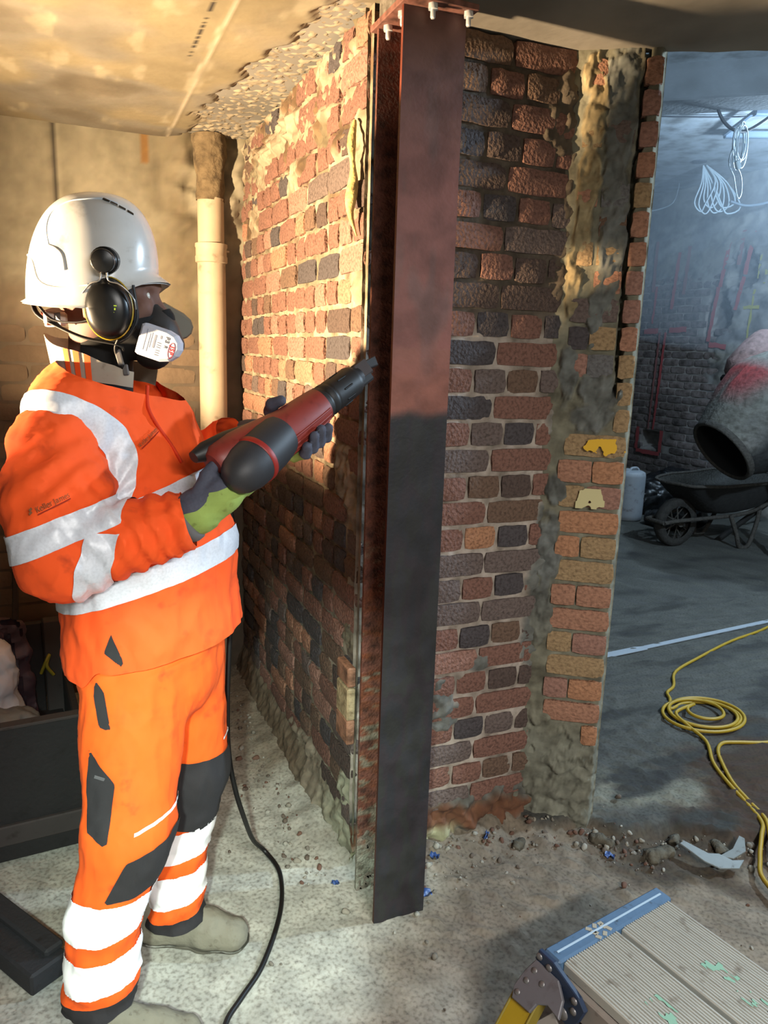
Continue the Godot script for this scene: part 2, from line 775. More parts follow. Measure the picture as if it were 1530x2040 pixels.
func materials() -> void:
	var w := Color.WHITE
	noise_tex("pits", 0.05, 5, [[0.0, Color(0.5, 0.48, 0.48)], [0.3, Color(0.8, 0.78, 0.77)], [0.55, Color(0.95, 0.94, 0.93)], [1.0, w]], 3)
	noise_tex("grain", 0.045, 5, null, 11)
	noise_tex("rough", 0.02, 5, null, 12)
	noise_tex("cloud", 0.006, 5, [[0.0, Color(0.78, 0.77, 0.75)], [0.45, Color(0.9, 0.9, 0.89)], [0.7, Color(0.97, 0.97, 0.96)], [1.0, w]], 5)
	noise_tex("dust", 0.012, 5, [[0.0, Color(0.5, 0.48, 0.45)], [0.4, Color(0.82, 0.81, 0.79)], [0.62, Color(0.94, 0.94, 0.93)], [0.8, w], [1.0, Color(0.8, 0.8, 0.79)]], 6)
	noise_tex("cloth", 0.09, 3, [[0.0, Color(0.86, 0.86, 0.86)], [0.5, Color(0.95, 0.95, 0.95)], [1.0, w]], 7)
	noise_tex("grime", 0.011, 5, [[0.0, Color(0.55, 0.5, 0.47)], [0.12, Color(0.78, 0.75, 0.73)], [0.26, Color(0.95, 0.95, 0.95)], [1.0, w]], 8)
	vcol(mat("mortar", w, 0.96, "dust", 1.6, "rough", 0.5))
	noise_tex("speck", 0.11, 5, [[0.0, Color(0.55, 0.54, 0.52)], [0.28, Color(0.82, 0.81, 0.8)], [0.5, Color(0.94, 0.94, 0.93)], [0.75, w], [1.0, Color(0.9, 0.9, 0.88)]], 14)
	vcol(mat("floor", w, 0.94, "speck", 1.1, "rough", 0.35))
	vcol(mat("concrete", w, 0.93, "cloud", 0.7, "grain", 0.1))
	mat("shell", Color(0.5, 0.49, 0.47), 0.95, "cloud", 0.8)
	vcol(mat("plaster", w, 0.93, "dust", 0.6, "grain", 0.1))
	var pal := {"r": Color(0.48, 0.345, 0.30), "k": Color(0.285, 0.265, 0.275), "g": Color(0.40, 0.35, 0.335), "b": Color(0.41, 0.325, 0.27), "o": Color(0.66, 0.48, 0.36), "y": Color(0.60, 0.505, 0.375), "p": Color(0.58, 0.435, 0.385), "d": Color(0.32, 0.265, 0.245), "w": Color(0.76, 0.72, 0.60), "s": Color(0.40, 0.40, 0.405), "v": Color(0.74, 0.60, 0.22), "l": Color(0.62, 0.455, 0.37)}
	for k in pal:
		mat("brick_" + k, pal[k], 0.94, "pits", 3.0, "grain", 0.45)
	mat("far_brick", Color(0.45, 0.405, 0.395), 0.9, "dust", 1.5, "grain", 0.2)
	mat("far_brick_dark", Color(0.395, 0.36, 0.355), 0.9, "dust", 1.5, "grain", 0.2)
	mat("back_brick", Color(0.40, 0.335, 0.27), 0.95, "cloud", 1.2, "grain", 0.2)
	mat("back_brick_dark", Color(0.37, 0.31, 0.25), 0.95, "cloud", 1.2, "grain", 0.2)

var brick_meshes := {}

# a rough brick: front face at z = 0 looking along +z, ragged outline, body behind it
func brick_mesh(len: float, variant: int) -> ArrayMesh:
	var key := "%.3f/%d" % [len, variant]
	if brick_meshes.has(key):
		return brick_meshes[key]
	var g := Geo.new()
	var hgt := 0.066
	var nx := 6 if len > 0.15 else 4
	var ny := 3
	var s := variant * 37.3 + len * 100.0
	var front := []
	for j in ny + 1:
		for i in nx + 1:
			var x := (float(i) / nx - 0.5) * len
			var y := (float(j) / ny - 0.5) * hgt
			var edge := i == 0 or i == nx or j == 0 or j == ny
			var both := (i == 0 or i == nx) and (j == 0 or j == ny)
			var n := fn.get_noise_3d(x * 2500.0 + s * 90.0, y * 2500.0, s * 40.0)
			var n2 := fn.get_noise_3d(x * 4000.0, y * 4000.0 + s * 70.0, 50.0)
			var z := n * 0.007 - (0.004 if edge else 0.0) - (0.004 if both else 0.0)
			if both:
				x *= 0.965
				y *= 0.93
			elif edge:
				x += n2 * 0.004
				y += n * 0.005
			front.append(Vector3(x, y, z))
	for p in front:
		g.vert(p)
	for j in ny:
		for i in nx:
			var a := j * (nx + 1) + i
			g.tri(a, a + 1, a + nx + 2)
			g.tri(a, a + nx + 2, a + nx + 1)
	var loop := []
	for i in nx:
		loop.append(i)
	for j in ny:
		loop.append(j * (nx + 1) + nx)
	for i in nx:
		loop.append(ny * (nx + 1) + nx - i)
	for j in ny:
		loop.append((ny - j) * (nx + 1))
	for k in loop.size():
		var p: Vector3 = front[loop[k]]
		var q: Vector3 = front[loop[(k + 1) % loop.size()]]
		g.face([q, p, p - Vector3(0, 0, 0.03), q - Vector3(0, 0, 0.03)])
	brick_meshes[key] = g.mesh()
	return brick_meshes[key]

func brick(parent: Node, len: float, at: Transform3D, kind: String) -> void:
	var o := part("brick", brick_mesh(len, rng.randi() % 5), kind, parent)
	o.transform = at * Transform3D(Basis.from_euler(Vector3(rng.randf_range(-0.02, 0.02), rng.randf_range(-0.015, 0.015), rng.randf_range(-0.008, 0.008))), Vector3.ZERO)

const COURSE := 0.078

func build_shell() -> void:
	# --- floor: concrete and dirt, with the broken edge of the far room's slab
	var xs := span(-2.7, -1.25, 0.1) + span(-1.23, 1.5, 0.016) + span(1.53, 5.7, 0.06)
	var zs := span(-9.6, -1.6, 0.1) + span(-1.58, 1.3, 0.016) + span(1.35, 4.6, 0.12)
	var fh := func(x: float, z: float) -> Vector3:
		return Vector3(x, floor_at(x, z), z)
	var fc := func(x: float, z: float, _p: Vector3) -> Color:
		var light := Color(0.66, 0.66, 0.62)
		var brown := Color(0.47, 0.43, 0.375)
		var far := Color(0.275, 0.275, 0.258)
		var n := fn.get_noise_2d(x * 220.0, z * 220.0)
		var n2 := fn.get_noise_2d(x * 900.0 + 90, z * 900.0)
		var c := light.lerp(brown, sstep(-0.25, 0.25, x + (z - 0.35) * 0.35 + n * 0.3))
		c = c.lerp(Color(0.40, 0.34, 0.27), sstep(0.26, 0.0, absf(x + 0.06)) * sstep(-0.35, -0.55, z + n * 0.2) * (0.6 if x < 0.1 else 0.0))
		var s := slab_in(x, z)
		c = c.lerp(far, s)
		# dark brown soil and the dark patch at the slab's corner
		c = c.lerp(Color(0.22, 0.16, 0.11), sstep(0.72, 0.45, Vector2((x - 1.58) / 0.85, (z - 0.24) / 0.75).length() + n * 0.35))
		c = c.lerp(Color(0.44, 0.43, 0.38), s * sstep(0.5, 0.25, Vector2((x - 1.08) / 0.55, (z - 0.02) / 0.4).length() + n * 0.4))
		c = c.lerp(Color(0.17, 0.17, 0.155), s * sstep(0.24, 0.08, Vector2((x - 0.98) / 1.3, (z + 0.22) / 0.7).length() + n * 0.22))
		c = c.lerp(Color(0.27, 0.235, 0.19), (1.0 - s) * sstep(0.34, 0.12, Vector2((x - 0.98) / 1.1, (z - 0.32) / 0.55).length() + n * 0.3))
		# dark streaks over the far slab
		c = c.lerp(Color(0.19, 0.19, 0.18), s * sstep(0.15, 0.5, fn.get_noise_2d(x * 140.0 + z * 60.0, z * 420.0 + 300.0)))
		c = c * (1.0 + n2 * 0.16)
		return lin(c.r, c.g, c.b)
	struct("floor", Geo.new().grid(xs, zs, fh, fc, true), "floor", "dusty bare concrete floor with dirt and the broken edge of a thicker slab")
	# --- low ceiling, smooth on the left with a hacked strip along the pier
	var ch := func(x: float, z: float) -> Vector3:
		return Vector3(x, 2.37 + ceil_relief(x, z), z)
	var cc := func(x: float, z: float, _p: Vector3) -> Color:
		var n := fn.get_noise_2d(x * 160.0 + 40.0, z * 160.0)
		var n2 := fn.get_noise_2d(x * 700.0, z * 260.0)
		var c := Color(0.47, 0.445, 0.40)
		c = c.lerp(Color(0.51, 0.465, 0.37), sstep(0.05, 0.5, n + 0.2))
		c = c.lerp(Color(0.60, 0.565, 0.48), sstep(0.22, 0.5, n2) * 0.8)
		c = c.lerp(Color(0.40, 0.365, 0.31), sstep(0.1, 0.5, -n))
		c = c.lerp(Color(0.58, 0.54, 0.47), hacked(x, z))
		c = c.lerp(Color(0.66, 0.62, 0.55), sstep(0.007, 0.003, absf(x + 0.303 + fn.get_noise_2d(z * 300.0, 5.0) * 0.006)))
		if z > -0.55 and fn.get_noise_2d(z * 4200.0, 1.0) > -0.1:
			c = c.lerp(Color(0.13, 0.11, 0.09), sstep(0.006, 0.003, absf(x + 0.345 - z * 0.012)))
		if x > 0.0:
			c = c.lerp(Color(0.53, 0.505, 0.47), sstep(0.0, 0.2, x))
		return lin(c.r, c.g, c.b)
	var lx := span(-2.7, -1.25, 0.1) + span(-1.22, 0.03, 0.01)
	var lz := span(-1.56, 0.45, 0.01) + span(0.5, 4.6, 0.1)
	struct("ceiling", Geo.new().grid(lx, lz, ch, cc), "concrete", "low board-marked concrete ceiling with yellow stains, hacked rough beside the brick pier")
	var rx := span(0.02, 1.4, 0.0175) + span(1.5, 5.7, 0.15)
	var far := func(x: float, w: float) -> Vector3:
		var z0 := ceil_edge(x)
		var z := lerpf(z0, 4.6, w * w)
		return Vector3(x, 2.37 + ceil_relief(x, z) + sstep(0.0, 0.03, w) * 0.0, z)
	struct("ceiling", Geo.new().grid(rx, span(0, 1, 0.012), far, cc), "concrete", "smooth concrete soffit right of the steel column, ending in a broken edge")
	var poly := PackedVector2Array([Vector2(-2.75, -1.75), Vector2(0.02, -1.75), Vector2(0.02, -0.03), Vector2(0.62, -0.03)])
	for x in [0.62, 0.84, 1.05, 1.5, 2.6, 5.7]:
		poly.append(Vector2(x, ceil_edge(x) + 0.012))
	poly.append_array(PackedVector2Array([Vector2(5.7, 4.6), Vector2(-2.75, 4.6)]))
	# (prism lies in xy; turn it so that it stands on the plan)
	struct("ceiling", Geo.new().prism(poly, Transform3D(Basis(Vector3.RIGHT, Vector3(0, 0, 1), Vector3.UP), Vector3(0, 2.385, 0)), 1.2), "shell", "thick concrete slab above the low ceiling")
	# --- far room: ceiling, beam and hidden walls
	var hc := func(x: float, z: float, _p: Vector3) -> Color:
		var n := fn.get_noise_2d(x * 50.0, z * 50.0)
		var c := Color(0.60, 0.63, 0.66) * (1.0 + n * 0.1)
		return lin(c.r, c.g, c.b)
	struct("ceiling", Geo.new().grid(span(0.5, 5.7, 0.2), span(-9.6, 4.6, 0.2), func(x, z): return Vector3(x, 3.36, z), hc), "plaster", "plastered ceiling of the room beyond the pier")
	struct("ceiling", Geo.new().slab(Vector3(0.5, 3.365, -9.7), Vector3(5.75, 3.6, 4.7)), "shell", "slab over the far room")
	var bd := Vector3(0.77, 0, 0.636)
	struct("trim_1", Geo.new().bar(Vector3(2.92, 3.26, -2.38) - bd * 2.6, Vector3(2.92, 3.26, -2.38) + bd * 2.8, 0.22, 0.32, Vector3.UP, 0.01), mat("beam_plaster", Color(0.40, 0.42, 0.44), 0.95, "cloud", 1.2, "grain", 0.2), "dark plastered beam under the ceiling of the far room")
	struct("wall_middle", Geo.new().prism(PackedVector2Array([Vector2(0.035, -0.04), Vector2(0.6, -0.04), Vector2(0.762, 0.078), Vector2(0.775, 0.05), Vector2(0.775, -9.6), Vector2(0.035, -9.6)]), Transform3D(Basis(Vector3.RIGHT, Vector3(0, 0, 1), Vector3.UP), Vector3(0, -0.1, 0)), 3.6), "shell", "brick wall core between the two rooms")
	struct("wall_far", Geo.new().slab(Vector3(0.5, -0.2, -9.8), Vector3(5.9, 3.6, -9.6)), "shell", "far end wall of the room beyond")
	struct("wall_behind", Geo.new().slab(Vector3(-2.9, -0.2, 4.6), Vector3(5.9, 3.6, 4.8)), "shell", "wall behind the viewer")
	struct("wall_outer", Geo.new().slab(Vector3(-2.9, -0.2, -1.7), Vector3(-2.7, 3.6, 4.7)), "shell", "wall at the far left, out of view")
	struct("floor", Geo.new().slab(Vector3(-2.9, -0.4, -9.8), Vector3(5.9, -0.15, 4.8)), "shell", "ground under the floor")
	build_faces()
	build_back()
	build_right_wall()

func slab_edge(x: float) -> float:
	var p := [[0.55, 0.06], [0.8, 0.115], [0.86, 0.21], [0.95, 0.235], [1.05, 0.225], [1.12, 0.28], [1.18, 0.36], [1.3, 0.39], [1.5, 0.46], [2.0, 0.7], [3.0, 1.5], [6.0, 3.5]]
	for k in p.size() - 1:
		if x <= p[k + 1][0]:
			return lerpf(p[k][1], p[k + 1][1], clampf((x - p[k][0]) / (p[k + 1][0] - p[k][0]), 0, 1))
	return 3.5

func slab_in(x: float, z: float) -> float:
	if x < 0.6:
		return 0.0
	return sstep(0.012, -0.012, z - slab_edge(x) - fn.get_noise_2d(x * 700.0, z * 700.0) * 0.022)

func floor_at(x: float, z: float) -> float:
	var n := fn.get_noise_2d(x * 500.0, z * 500.0)
	var y := n * 0.006
	var s := slab_in(x, z)
	y += s * 0.05
	# loose dirt banked against the slab edge and the foot of the pier
	y += (1.0 - s) * 0.028 * sstep(0.16, 0.0, z - slab_edge(x)) * (1.0 if x > 0.6 else 0.0) * (0.6 + n)
	if x < 0.6 and x > -0.02:
		y += 0.05 * sstep(0.17, 0.0, z + 0.02) * (0.8 + n) * sstep(-0.02, 0.04, x) * sstep(-0.2, -0.05, z)
	if x < 0.05 and z < 0.1:
		y += 0.045 * sstep(0.2, 0.0, -x) * sstep(0.05, -0.3, z) * (0.9 + n * 0.25)
	# ragged lumps
	y += 0.012 * sstep(0.1, 0.5, fn.get_noise_2d(x * 1800.0 + 11, z * 1800.0)) * (sstep(-0.1, 0.3, x) * sstep(0.75, 0.35, z) + 0.15)
	return y

func hacked(x: float, z: float) -> float:
	var left := lerpf(-0.10, -0.25, sstep(0.15, -1.3, z)) + fn.get_noise_2d(z * 600.0, 9.0) * 0.05
	return sstep(left, left + 0.025, x) * sstep(0.02, -0.06, z + fn.get_noise_2d(x * 900.0, 3.0) * 0.05) * (1.0 if x < 0.03 else 0.0)

func ceil_edge(x: float) -> float:
	if x < 0.6:
		return -0.03
	return minf(-0.03 + (x - 0.6) * 0.57, 1.4) + fn.get_noise_2d(x * 700.0, 20.0) * 0.012

func ceil_relief(x: float, z: float) -> float:
	var y := fn.get_noise_2d(x * 120.0, z * 120.0) * 0.003
	var hk := hacked(x, z)
	if hk > 0.0:
		y += hk * (0.012 + fn.get_noise_2d(x * 3400.0, z * 3400.0) * 0.012 + absf(fn.get_noise_2d(x * 1500.0 + 7, z * 1500.0)) * 0.016)
	y -= 0.002 * sstep(0.008, 0.003, absf(x + 0.303))
	return y

# mortar relief of the front face of the pier, in metres proud of z = 0 (brick faces lie at about +0.004)
const FRONT_SMEARS := [[0.615, 0.86, 0.05, 0.13], [0.60, 0.66, 0.04, 0.10], [0.62, 1.02, 0.035, 0.10], [0.29, 0.52, 0.05, 0.05], [0.30, 0.44, 0.06, 0.06], [0.42, 0.60, 0.05, 0.03], [0.62, 1.35, 0.02, 0.08], [0.58, 2.20, 0.07, 0.12], [0.63, 1.95, 0.03, 0.2], [0.61, 1.80, 0.04, 0.12]]
const LEFT_SMEARS := [[-0.05, 2.05, 0.05, 0.12], [-0.22, 2.10, 0.07, 0.035], [-0.36, 2.20, 0.10, 0.045], [-0.62, 2.12, 0.12, 0.04], [-1.05, 2.25, 0.22, 0.05], [-0.75, 2.27, 0.15, 0.04], [-1.25, 2.05, 0.12, 0.06], [-0.05, 1.72, 0.05, 0.05], [-0.04, 1.52, 0.06, 0.03], [-0.10, 1.90, 0.08, 0.02], [-0.14, 1.22, 0.06, 0.10], [-0.06, 1.14, 0.06, 0.12], [-0.05, 0.86, 0.06, 0.05], [-0.06, 0.72, 0.05, 0.05], [-0.05, 0.50, 0.04, 0.12], [-0.07, 0.22, 0.08, 0.07], [-0.5, 0.16, 0.2, 0.03]]

func build_faces() -> void:
	# front face
	var fz := func(x: float, y: float) -> Vector3:
		var n := fn.get_noise_2d(x * 1500.0, y * 1500.0)
		var z := -0.006 + n * 0.005 + 0.0125 * blob(FRONT_SMEARS, x, y) * (0.8 + n)
		z += 0.022 * sstep(0.17, 0.10, y + fn.get_noise_2d(x * 800.0, 2.0) * 0.03) * (0.7 + n * 1.4)
		z -= 0.02 * sstep(2.30, 2.36, y)
		return Vector3(x, y, z)
	var fcol := func(x: float, y: float, _p: Vector3) -> Color:
		var c := Color(0.36, 0.32, 0.275).lerp(Color(0.65, 0.605, 0.565), sstep(1.68, 1.58, y + fn.get_noise_2d(x * 500.0, 8.0) * 0.06))
		c = c.lerp(Color(0.42, 0.425, 0.41), blob(FRONT_SMEARS, x, y) * sstep(1.5, 1.2, y))
		c = c.lerp(Color(0.40, 0.40, 0.38), sstep(0.19, 0.15, y))
		c = c.lerp(Color(0.42, 0.28, 0.20), sstep(0.14, 0.10, y + fn.get_noise_2d(x * 600.0, 5.0) * 0.05) * sstep(0.02, 0.05, y + fn.get_noise_2d(x * 900.0, 55.0) * 0.03))
		c = c.lerp(Color(0.62, 0.62, 0.50), sstep(0.40, 0.32, x) * sstep(0.08, 0.04, y))
		c = c * (1.0 + fn.get_noise_2d(x * 2500.0, y * 2500.0) * 0.12)
		return lin(c.r, c.g, c.b)
	var front := struct("wall_front", Geo.new().grid(span(-0.005, 0.655, 0.0075), span(-0.03, 2.372, 0.0075), fz, fcol), "mortar", "old brick face of the pier behind the steel column, dark hacked courses above and pale mortar joints below")
	var rows := ["br", "brbk", "dr", "kdrr", "dr", "rkrg", "rg", "drdd", "dd", "rkrk", "kr", "rgbg", "kr", "rgkr", "gr", "rbdr", "rb", "rokr", "gg", "grkr", "gg", "rkbd", "pr", "rrdd", "rr", "rkgd", "gr", "rrbb", "gr"]
	for i in rows.size():
		var y: float = 2.333 - i * COURSE
		var row: String = rows[i]
		var stretch := row.length() == 2
		var len := 0.219 if stretch else 0.101
		for k in row.length():
			var back := row.length() - 1 - k
			var right := 0.634 - back * 0.2285 if stretch else 0.668 - back * 0.1118
			var l := len
			if not stretch and back == 0:
				right = 0.640
				l = 0.073
			var x := right - l * 0.5
			brick(front, l, Transform3D(Basis(), Vector3(x, y + rng.randf_range(-0.002, 0.002), 0.004 + rng.randf_range(-0.003, 0.004))), "brick_" + row[k])
		# hidden behind the column, down to the corner
		var x0 := 0.634 - 2 * 0.2285 if stretch else 0.668 - 4 * 0.1118 + 0.005
		if x0 - len > 0.0:
			brick(front, len, Transform3D(Basis(), Vector3(x0 - len * 0.5, y, 0.004)), "brick_" + ["r", "g", "d"][i % 3])
	# splayed end
	var o := Vector3(0.60, 0, 0.004)
	var dir := Vector3(0.832, 0, 0.555)
	var nor := Vector3(-0.555, 0, 0.832)
	var yellow := [[0.065, 2.2, 0.035, 0.1], [0.06, 2.05, 0.035, 0.13], [0.055, 1.9, 0.03, 0.1], [0.04, 1.76, 0.03, 0.1], [0.05, 2.3, 0.03, 0.06]]
	var smear := [[0.135, 2.2, 0.05, 0.25], [0.14, 1.9, 0.045, 0.25], [0.11, 1.66, 0.03, 0.1], [0.14, 1.45, 0.07, 0.07], [0.13, 1.38, 0.08, 0.06], [0.05, 1.5, 0.03, 0.1], [0.03, 0.95, 0.04, 0.16], [0.02, 0.75, 0.05, 0.12], [0.04, 1.15, 0.04, 0.06], [0.15, 0.10, 0.14, 0.13], [0.17, 0.24, 0.12, 0.05], [0.05, 0.4, 0.04, 0.04]]
	var sz := func(s: float, y: float) -> Vector3:
		var n := fn.get_noise_2d(s * 1500.0 + 300, y * 1500.0)
		var d := -0.009 + n * 0.005 + 0.013 * blob(smear, s, y) * (0.9 + n) + 0.016 * blob(yellow, s, y) * (0.8 + n)
		# the long crack between the inner brickwork and the end bricks
		var cx := 0.188 + fn.get_noise_2d(y * 700.0, 77.0) * 0.016
		var cw := 0.006 + fn.get_noise_2d(y * 1500.0, 177.0) * 0.007
		d -= 0.05 * sstep(cw + 0.003, cw - 0.001, absf(s - cx)) * sstep(1.42, 1.46, y)
		d -= 0.03 * sstep(0.226, 0.243, s)
		d -= 0.012 * sstep(0.2, 0.35, n) * sstep(0.42, 0.3, y) * sstep(0.2, 0.26, y)
		return o + dir * s + nor * d + Vector3(0, y, 0)
	var scol := func(s: float, y: float, _p: Vector3) -> Color:
		var c := Color(0.47, 0.46, 0.40)
		c = c.lerp(Color(0.41, 0.42, 0.41), blob(smear, s, y) * sstep(0.5, 0.9, y))
		c = c.lerp(Color(0.48, 0.48, 0.43), sstep(0.40, 0.3, y))
		c = c.lerp(Color(0.64, 0.575, 0.44), blob(yellow, s, y))
		c = c * (1.0 + fn.get_noise_2d(s * 2500.0, y * 2500.0) * 0.15)
		return lin(c.r, c.g, c.b)
	var fin := struct("wall_end", Geo.new().grid(span(-0.02, 0.244, 0.003), span(-0.03, 2.372, 0.007), sz, scol), "mortar", "splayed end of the brick pier with yellow and orange bricks and grey cement smears")
	var basis := Basis(dir, Vector3.UP, nor)
	# [height, then pairs of left edge, length, colour]
	for i in 27:
		var y: float = 2.31 - i * 0.0785
		var list := []
		if y > 1.46:
			list.append([0.2115, 0.046, "lpplyl"[i % 6]])
			if i % 3 == 2 or y < 2.0:
				list.append([0.137, 0.075, "ybsygl"[(i * 5) % 6]])
			if y < 1.75:
				list.append([0.07, 0.06, "gkpr"[i % 4]])
			elif i % 2 == 0:
				list.append([0.062, 0.055, "lwyp"[i % 4]])
		elif y > 1.33:
			list.append([0.212, 0.044, "y"])
		elif i % 2 == 0:
			list.append([0.143, 0.178, "poylylo"[(i / 2) % 7]])
		else:
			list.append([0.087, 0.074, "lyolyp"[(i / 2) % 6]])
			list.append([0.180, 0.104, "lpylpo"[(i / 2) % 6]])
		if y < 0.36:
			list = [] if i % 2 == 0 else [[0.205, 0.05, "o"]]
		if absf(y - 1.29) < 0.02:
			list = [[0.143, 0.178, "y"]]
		if absf(y - 1.211) < 0.02:
			list = [[0.09, 0.10, "l"], [0.188, 0.09, "o"]]
		for b in list:
			brick(fin, b[1], Transform3D(basis, o + dir * b[0] + nor * (0.002 + rng.randf_range(-0.003, 0.003)) + Vector3(0, y, 0)), "brick_" + b[2])
	# flakes of yellow and cream paint on two of the end bricks
	var flake := func(called: String, m: String, s0: float, s1: float, y0: float, y1: float, lab: String, keep: float) -> void:
		var g := Geo.new().grid(span(s0, s1, 0.003), span(y0, y1, 0.003), func(s, y): return o + dir * s + nor * 0.0115 + Vector3(0, y, 0))
		var q := clip(g, [func(p: Vector3): return fn.get_noise_2d((p - o).dot(dir) * 1900.0, p.y * 1900.0 + 40.0) + keep - 0.5 * sstep(0.35, 0.5, absf(((p - o).dot(dir) - s0) / (s1 - s0) - 0.5)) - 0.5 * sstep(0.3, 0.5, absf((p.y - y0) / (y1 - y0) - 0.5))])
		part(called, q, mat(m, Color.WHITE, 0.7), fin, lab)
	flake.call("paint_flake", "yellow_flake", 0.105, 0.232, 1.262, 1.318, "flaking bright yellow paint", 0.12)
	M["yellow_flake"].albedo_color = Color(0.80, 0.62, 0.10)
	flake.call("paint_flake", "cream_flake", 0.10, 0.185, 1.10, 1.162, "cream paint spotted with brown", 0.42)
	M["cream_flake"].albedo_color = Color(0.72, 0.68, 0.50)
	# long left face, seen at a slant
	var lz := func(q: float, y: float) -> Vector3:
		var n := fn.get_noise_2d(q * 1500.0 + 900, y * 1500.0)
		var d := -0.007 + n * 0.006 + 0.013 * blob(LEFT_SMEARS, q, y) * (0.8 + n)
		d += 0.045 * sstep(0.16, 0.0, y + n * 0.012) * sstep(-0.02, -0.45, q) + 0.010 * sstep(0.20, 0.1, y) * (1.0 + n)
		d += 0.009 * sstep(2.0, 2.3, y) * (0.6 + n * 1.5 + fn.get_noise_2d(q * 3500.0, y * 3500.0) * 1.6)
		d = lerpf(d, -0.004, sstep(-0.06, -0.012, q))
		return Vector3(-d, y, q)
	var lcol := func(q: float, y: float, _p: Vector3) -> Color:
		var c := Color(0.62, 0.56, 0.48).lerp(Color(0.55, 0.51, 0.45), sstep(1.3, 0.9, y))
		c = c.lerp(Color(0.40, 0.32, 0.235), sstep(0.0, 0.4, fn.get_noise_2d(q * 420.0, y * 420.0 + 66.0)) * sstep(1.7, 2.0, y))
		c = c.lerp(Color(0.42, 0.40, 0.32), sstep(0.1, 0.45, fn.get_noise_2d(q * 330.0 + 50, y * 330.0)) * 0.6)
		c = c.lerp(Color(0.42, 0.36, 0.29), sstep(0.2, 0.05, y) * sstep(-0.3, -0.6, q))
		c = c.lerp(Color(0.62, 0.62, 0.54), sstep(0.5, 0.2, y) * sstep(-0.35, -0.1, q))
		c = c * (1.0 + fn.get_noise_2d(q * 2500.0, y * 2500.0) * 0.15)
		return lin(c.r, c.g, c.b)
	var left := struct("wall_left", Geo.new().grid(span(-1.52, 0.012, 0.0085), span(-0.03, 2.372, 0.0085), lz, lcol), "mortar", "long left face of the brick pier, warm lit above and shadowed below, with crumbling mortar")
	var lb := Basis(Vector3(0, 0, 1), Vector3.UP, Vector3(-1, 0, 0))
	var kinds := "rrpbrlrbgrdrkrlp"
	for i in 29:
		var y: float = 2.333 - i * COURSE
		var stretch := i % 3 == 1
		var q := -0.006
		var first := true
		while q > -1.5:
			var l := 0.2 if stretch and not (first and i % 2 == 0) else 0.095
			if rng.randf() < 0.12:
				l = 0.2
			var mid := q - l * 0.5
			var skip := blob(LEFT_SMEARS, mid, y) > 0.9 or (y > 2.0 and rng.randf() < 0.14)
			if not skip:
				var kd := kinds[rng.randi() % kinds.length()]
				if y < 1.1 and rng.randf() < 0.35:
					kd = "gdkb"[rng.randi() % 4]
				brick(left, l, Transform3D(lb, Vector3(-0.004 - rng.randf_range(-0.003, 0.004), y + rng.randf_range(-0.003, 0.003), mid)), "brick_" + kd)
			q -= l + 0.015
			first = false
	# cement ridge hanging down the corner beside the column, and a smooth patch brick by its foot
	part("cement_drip", Geo.new().tube(curve([Vector3(-0.02, 2.12, -0.045), Vector3(-0.03, 2.06, -0.04), Vector3(-0.024, 1.98, -0.036), Vector3(-0.03, 1.90, -0.04), Vector3(-0.012, 1.84, -0.035)], 4), [0.004, 0.007, 0.009, 0.011, 0.012, 0.01, 0.007, 0.008, 0.012, 0.015, 0.016, 0.014, 0.01, 0.007, 0.005, 0.003, 0.002], 7), mat("cream_cement", Color(0.80, 0.70, 0.45), 0.9, "dust", 4.0, "rough", 0.4), left, "pale yellow cement drip")
	for s in [[0.62, 0.06, "orange_block", Color(0.62, 0.44, 0.34)], [0.535, 0.10, "cream_block", Color(0.68, 0.60, 0.46)], [0.455, 0.06, "orange_block", Color(0.62, 0.44, 0.34)], [0.42, 0.025, "orange_block", Color(0.62, 0.44, 0.34)]]:
		part("smooth_brick", Geo.new().slab(Vector3(-0.026, s[0] - s[1] * 0.5, -0.085), Vector3(0.0, s[0] + s[1] * 0.5, 0.012), 0.004), M[s[2]] if M.has(s[2]) else mat(s[2], s[3], 0.9, "dust", 3.0, "grain", 0.2), left, "smooth orange or cream brick beside the column foot")

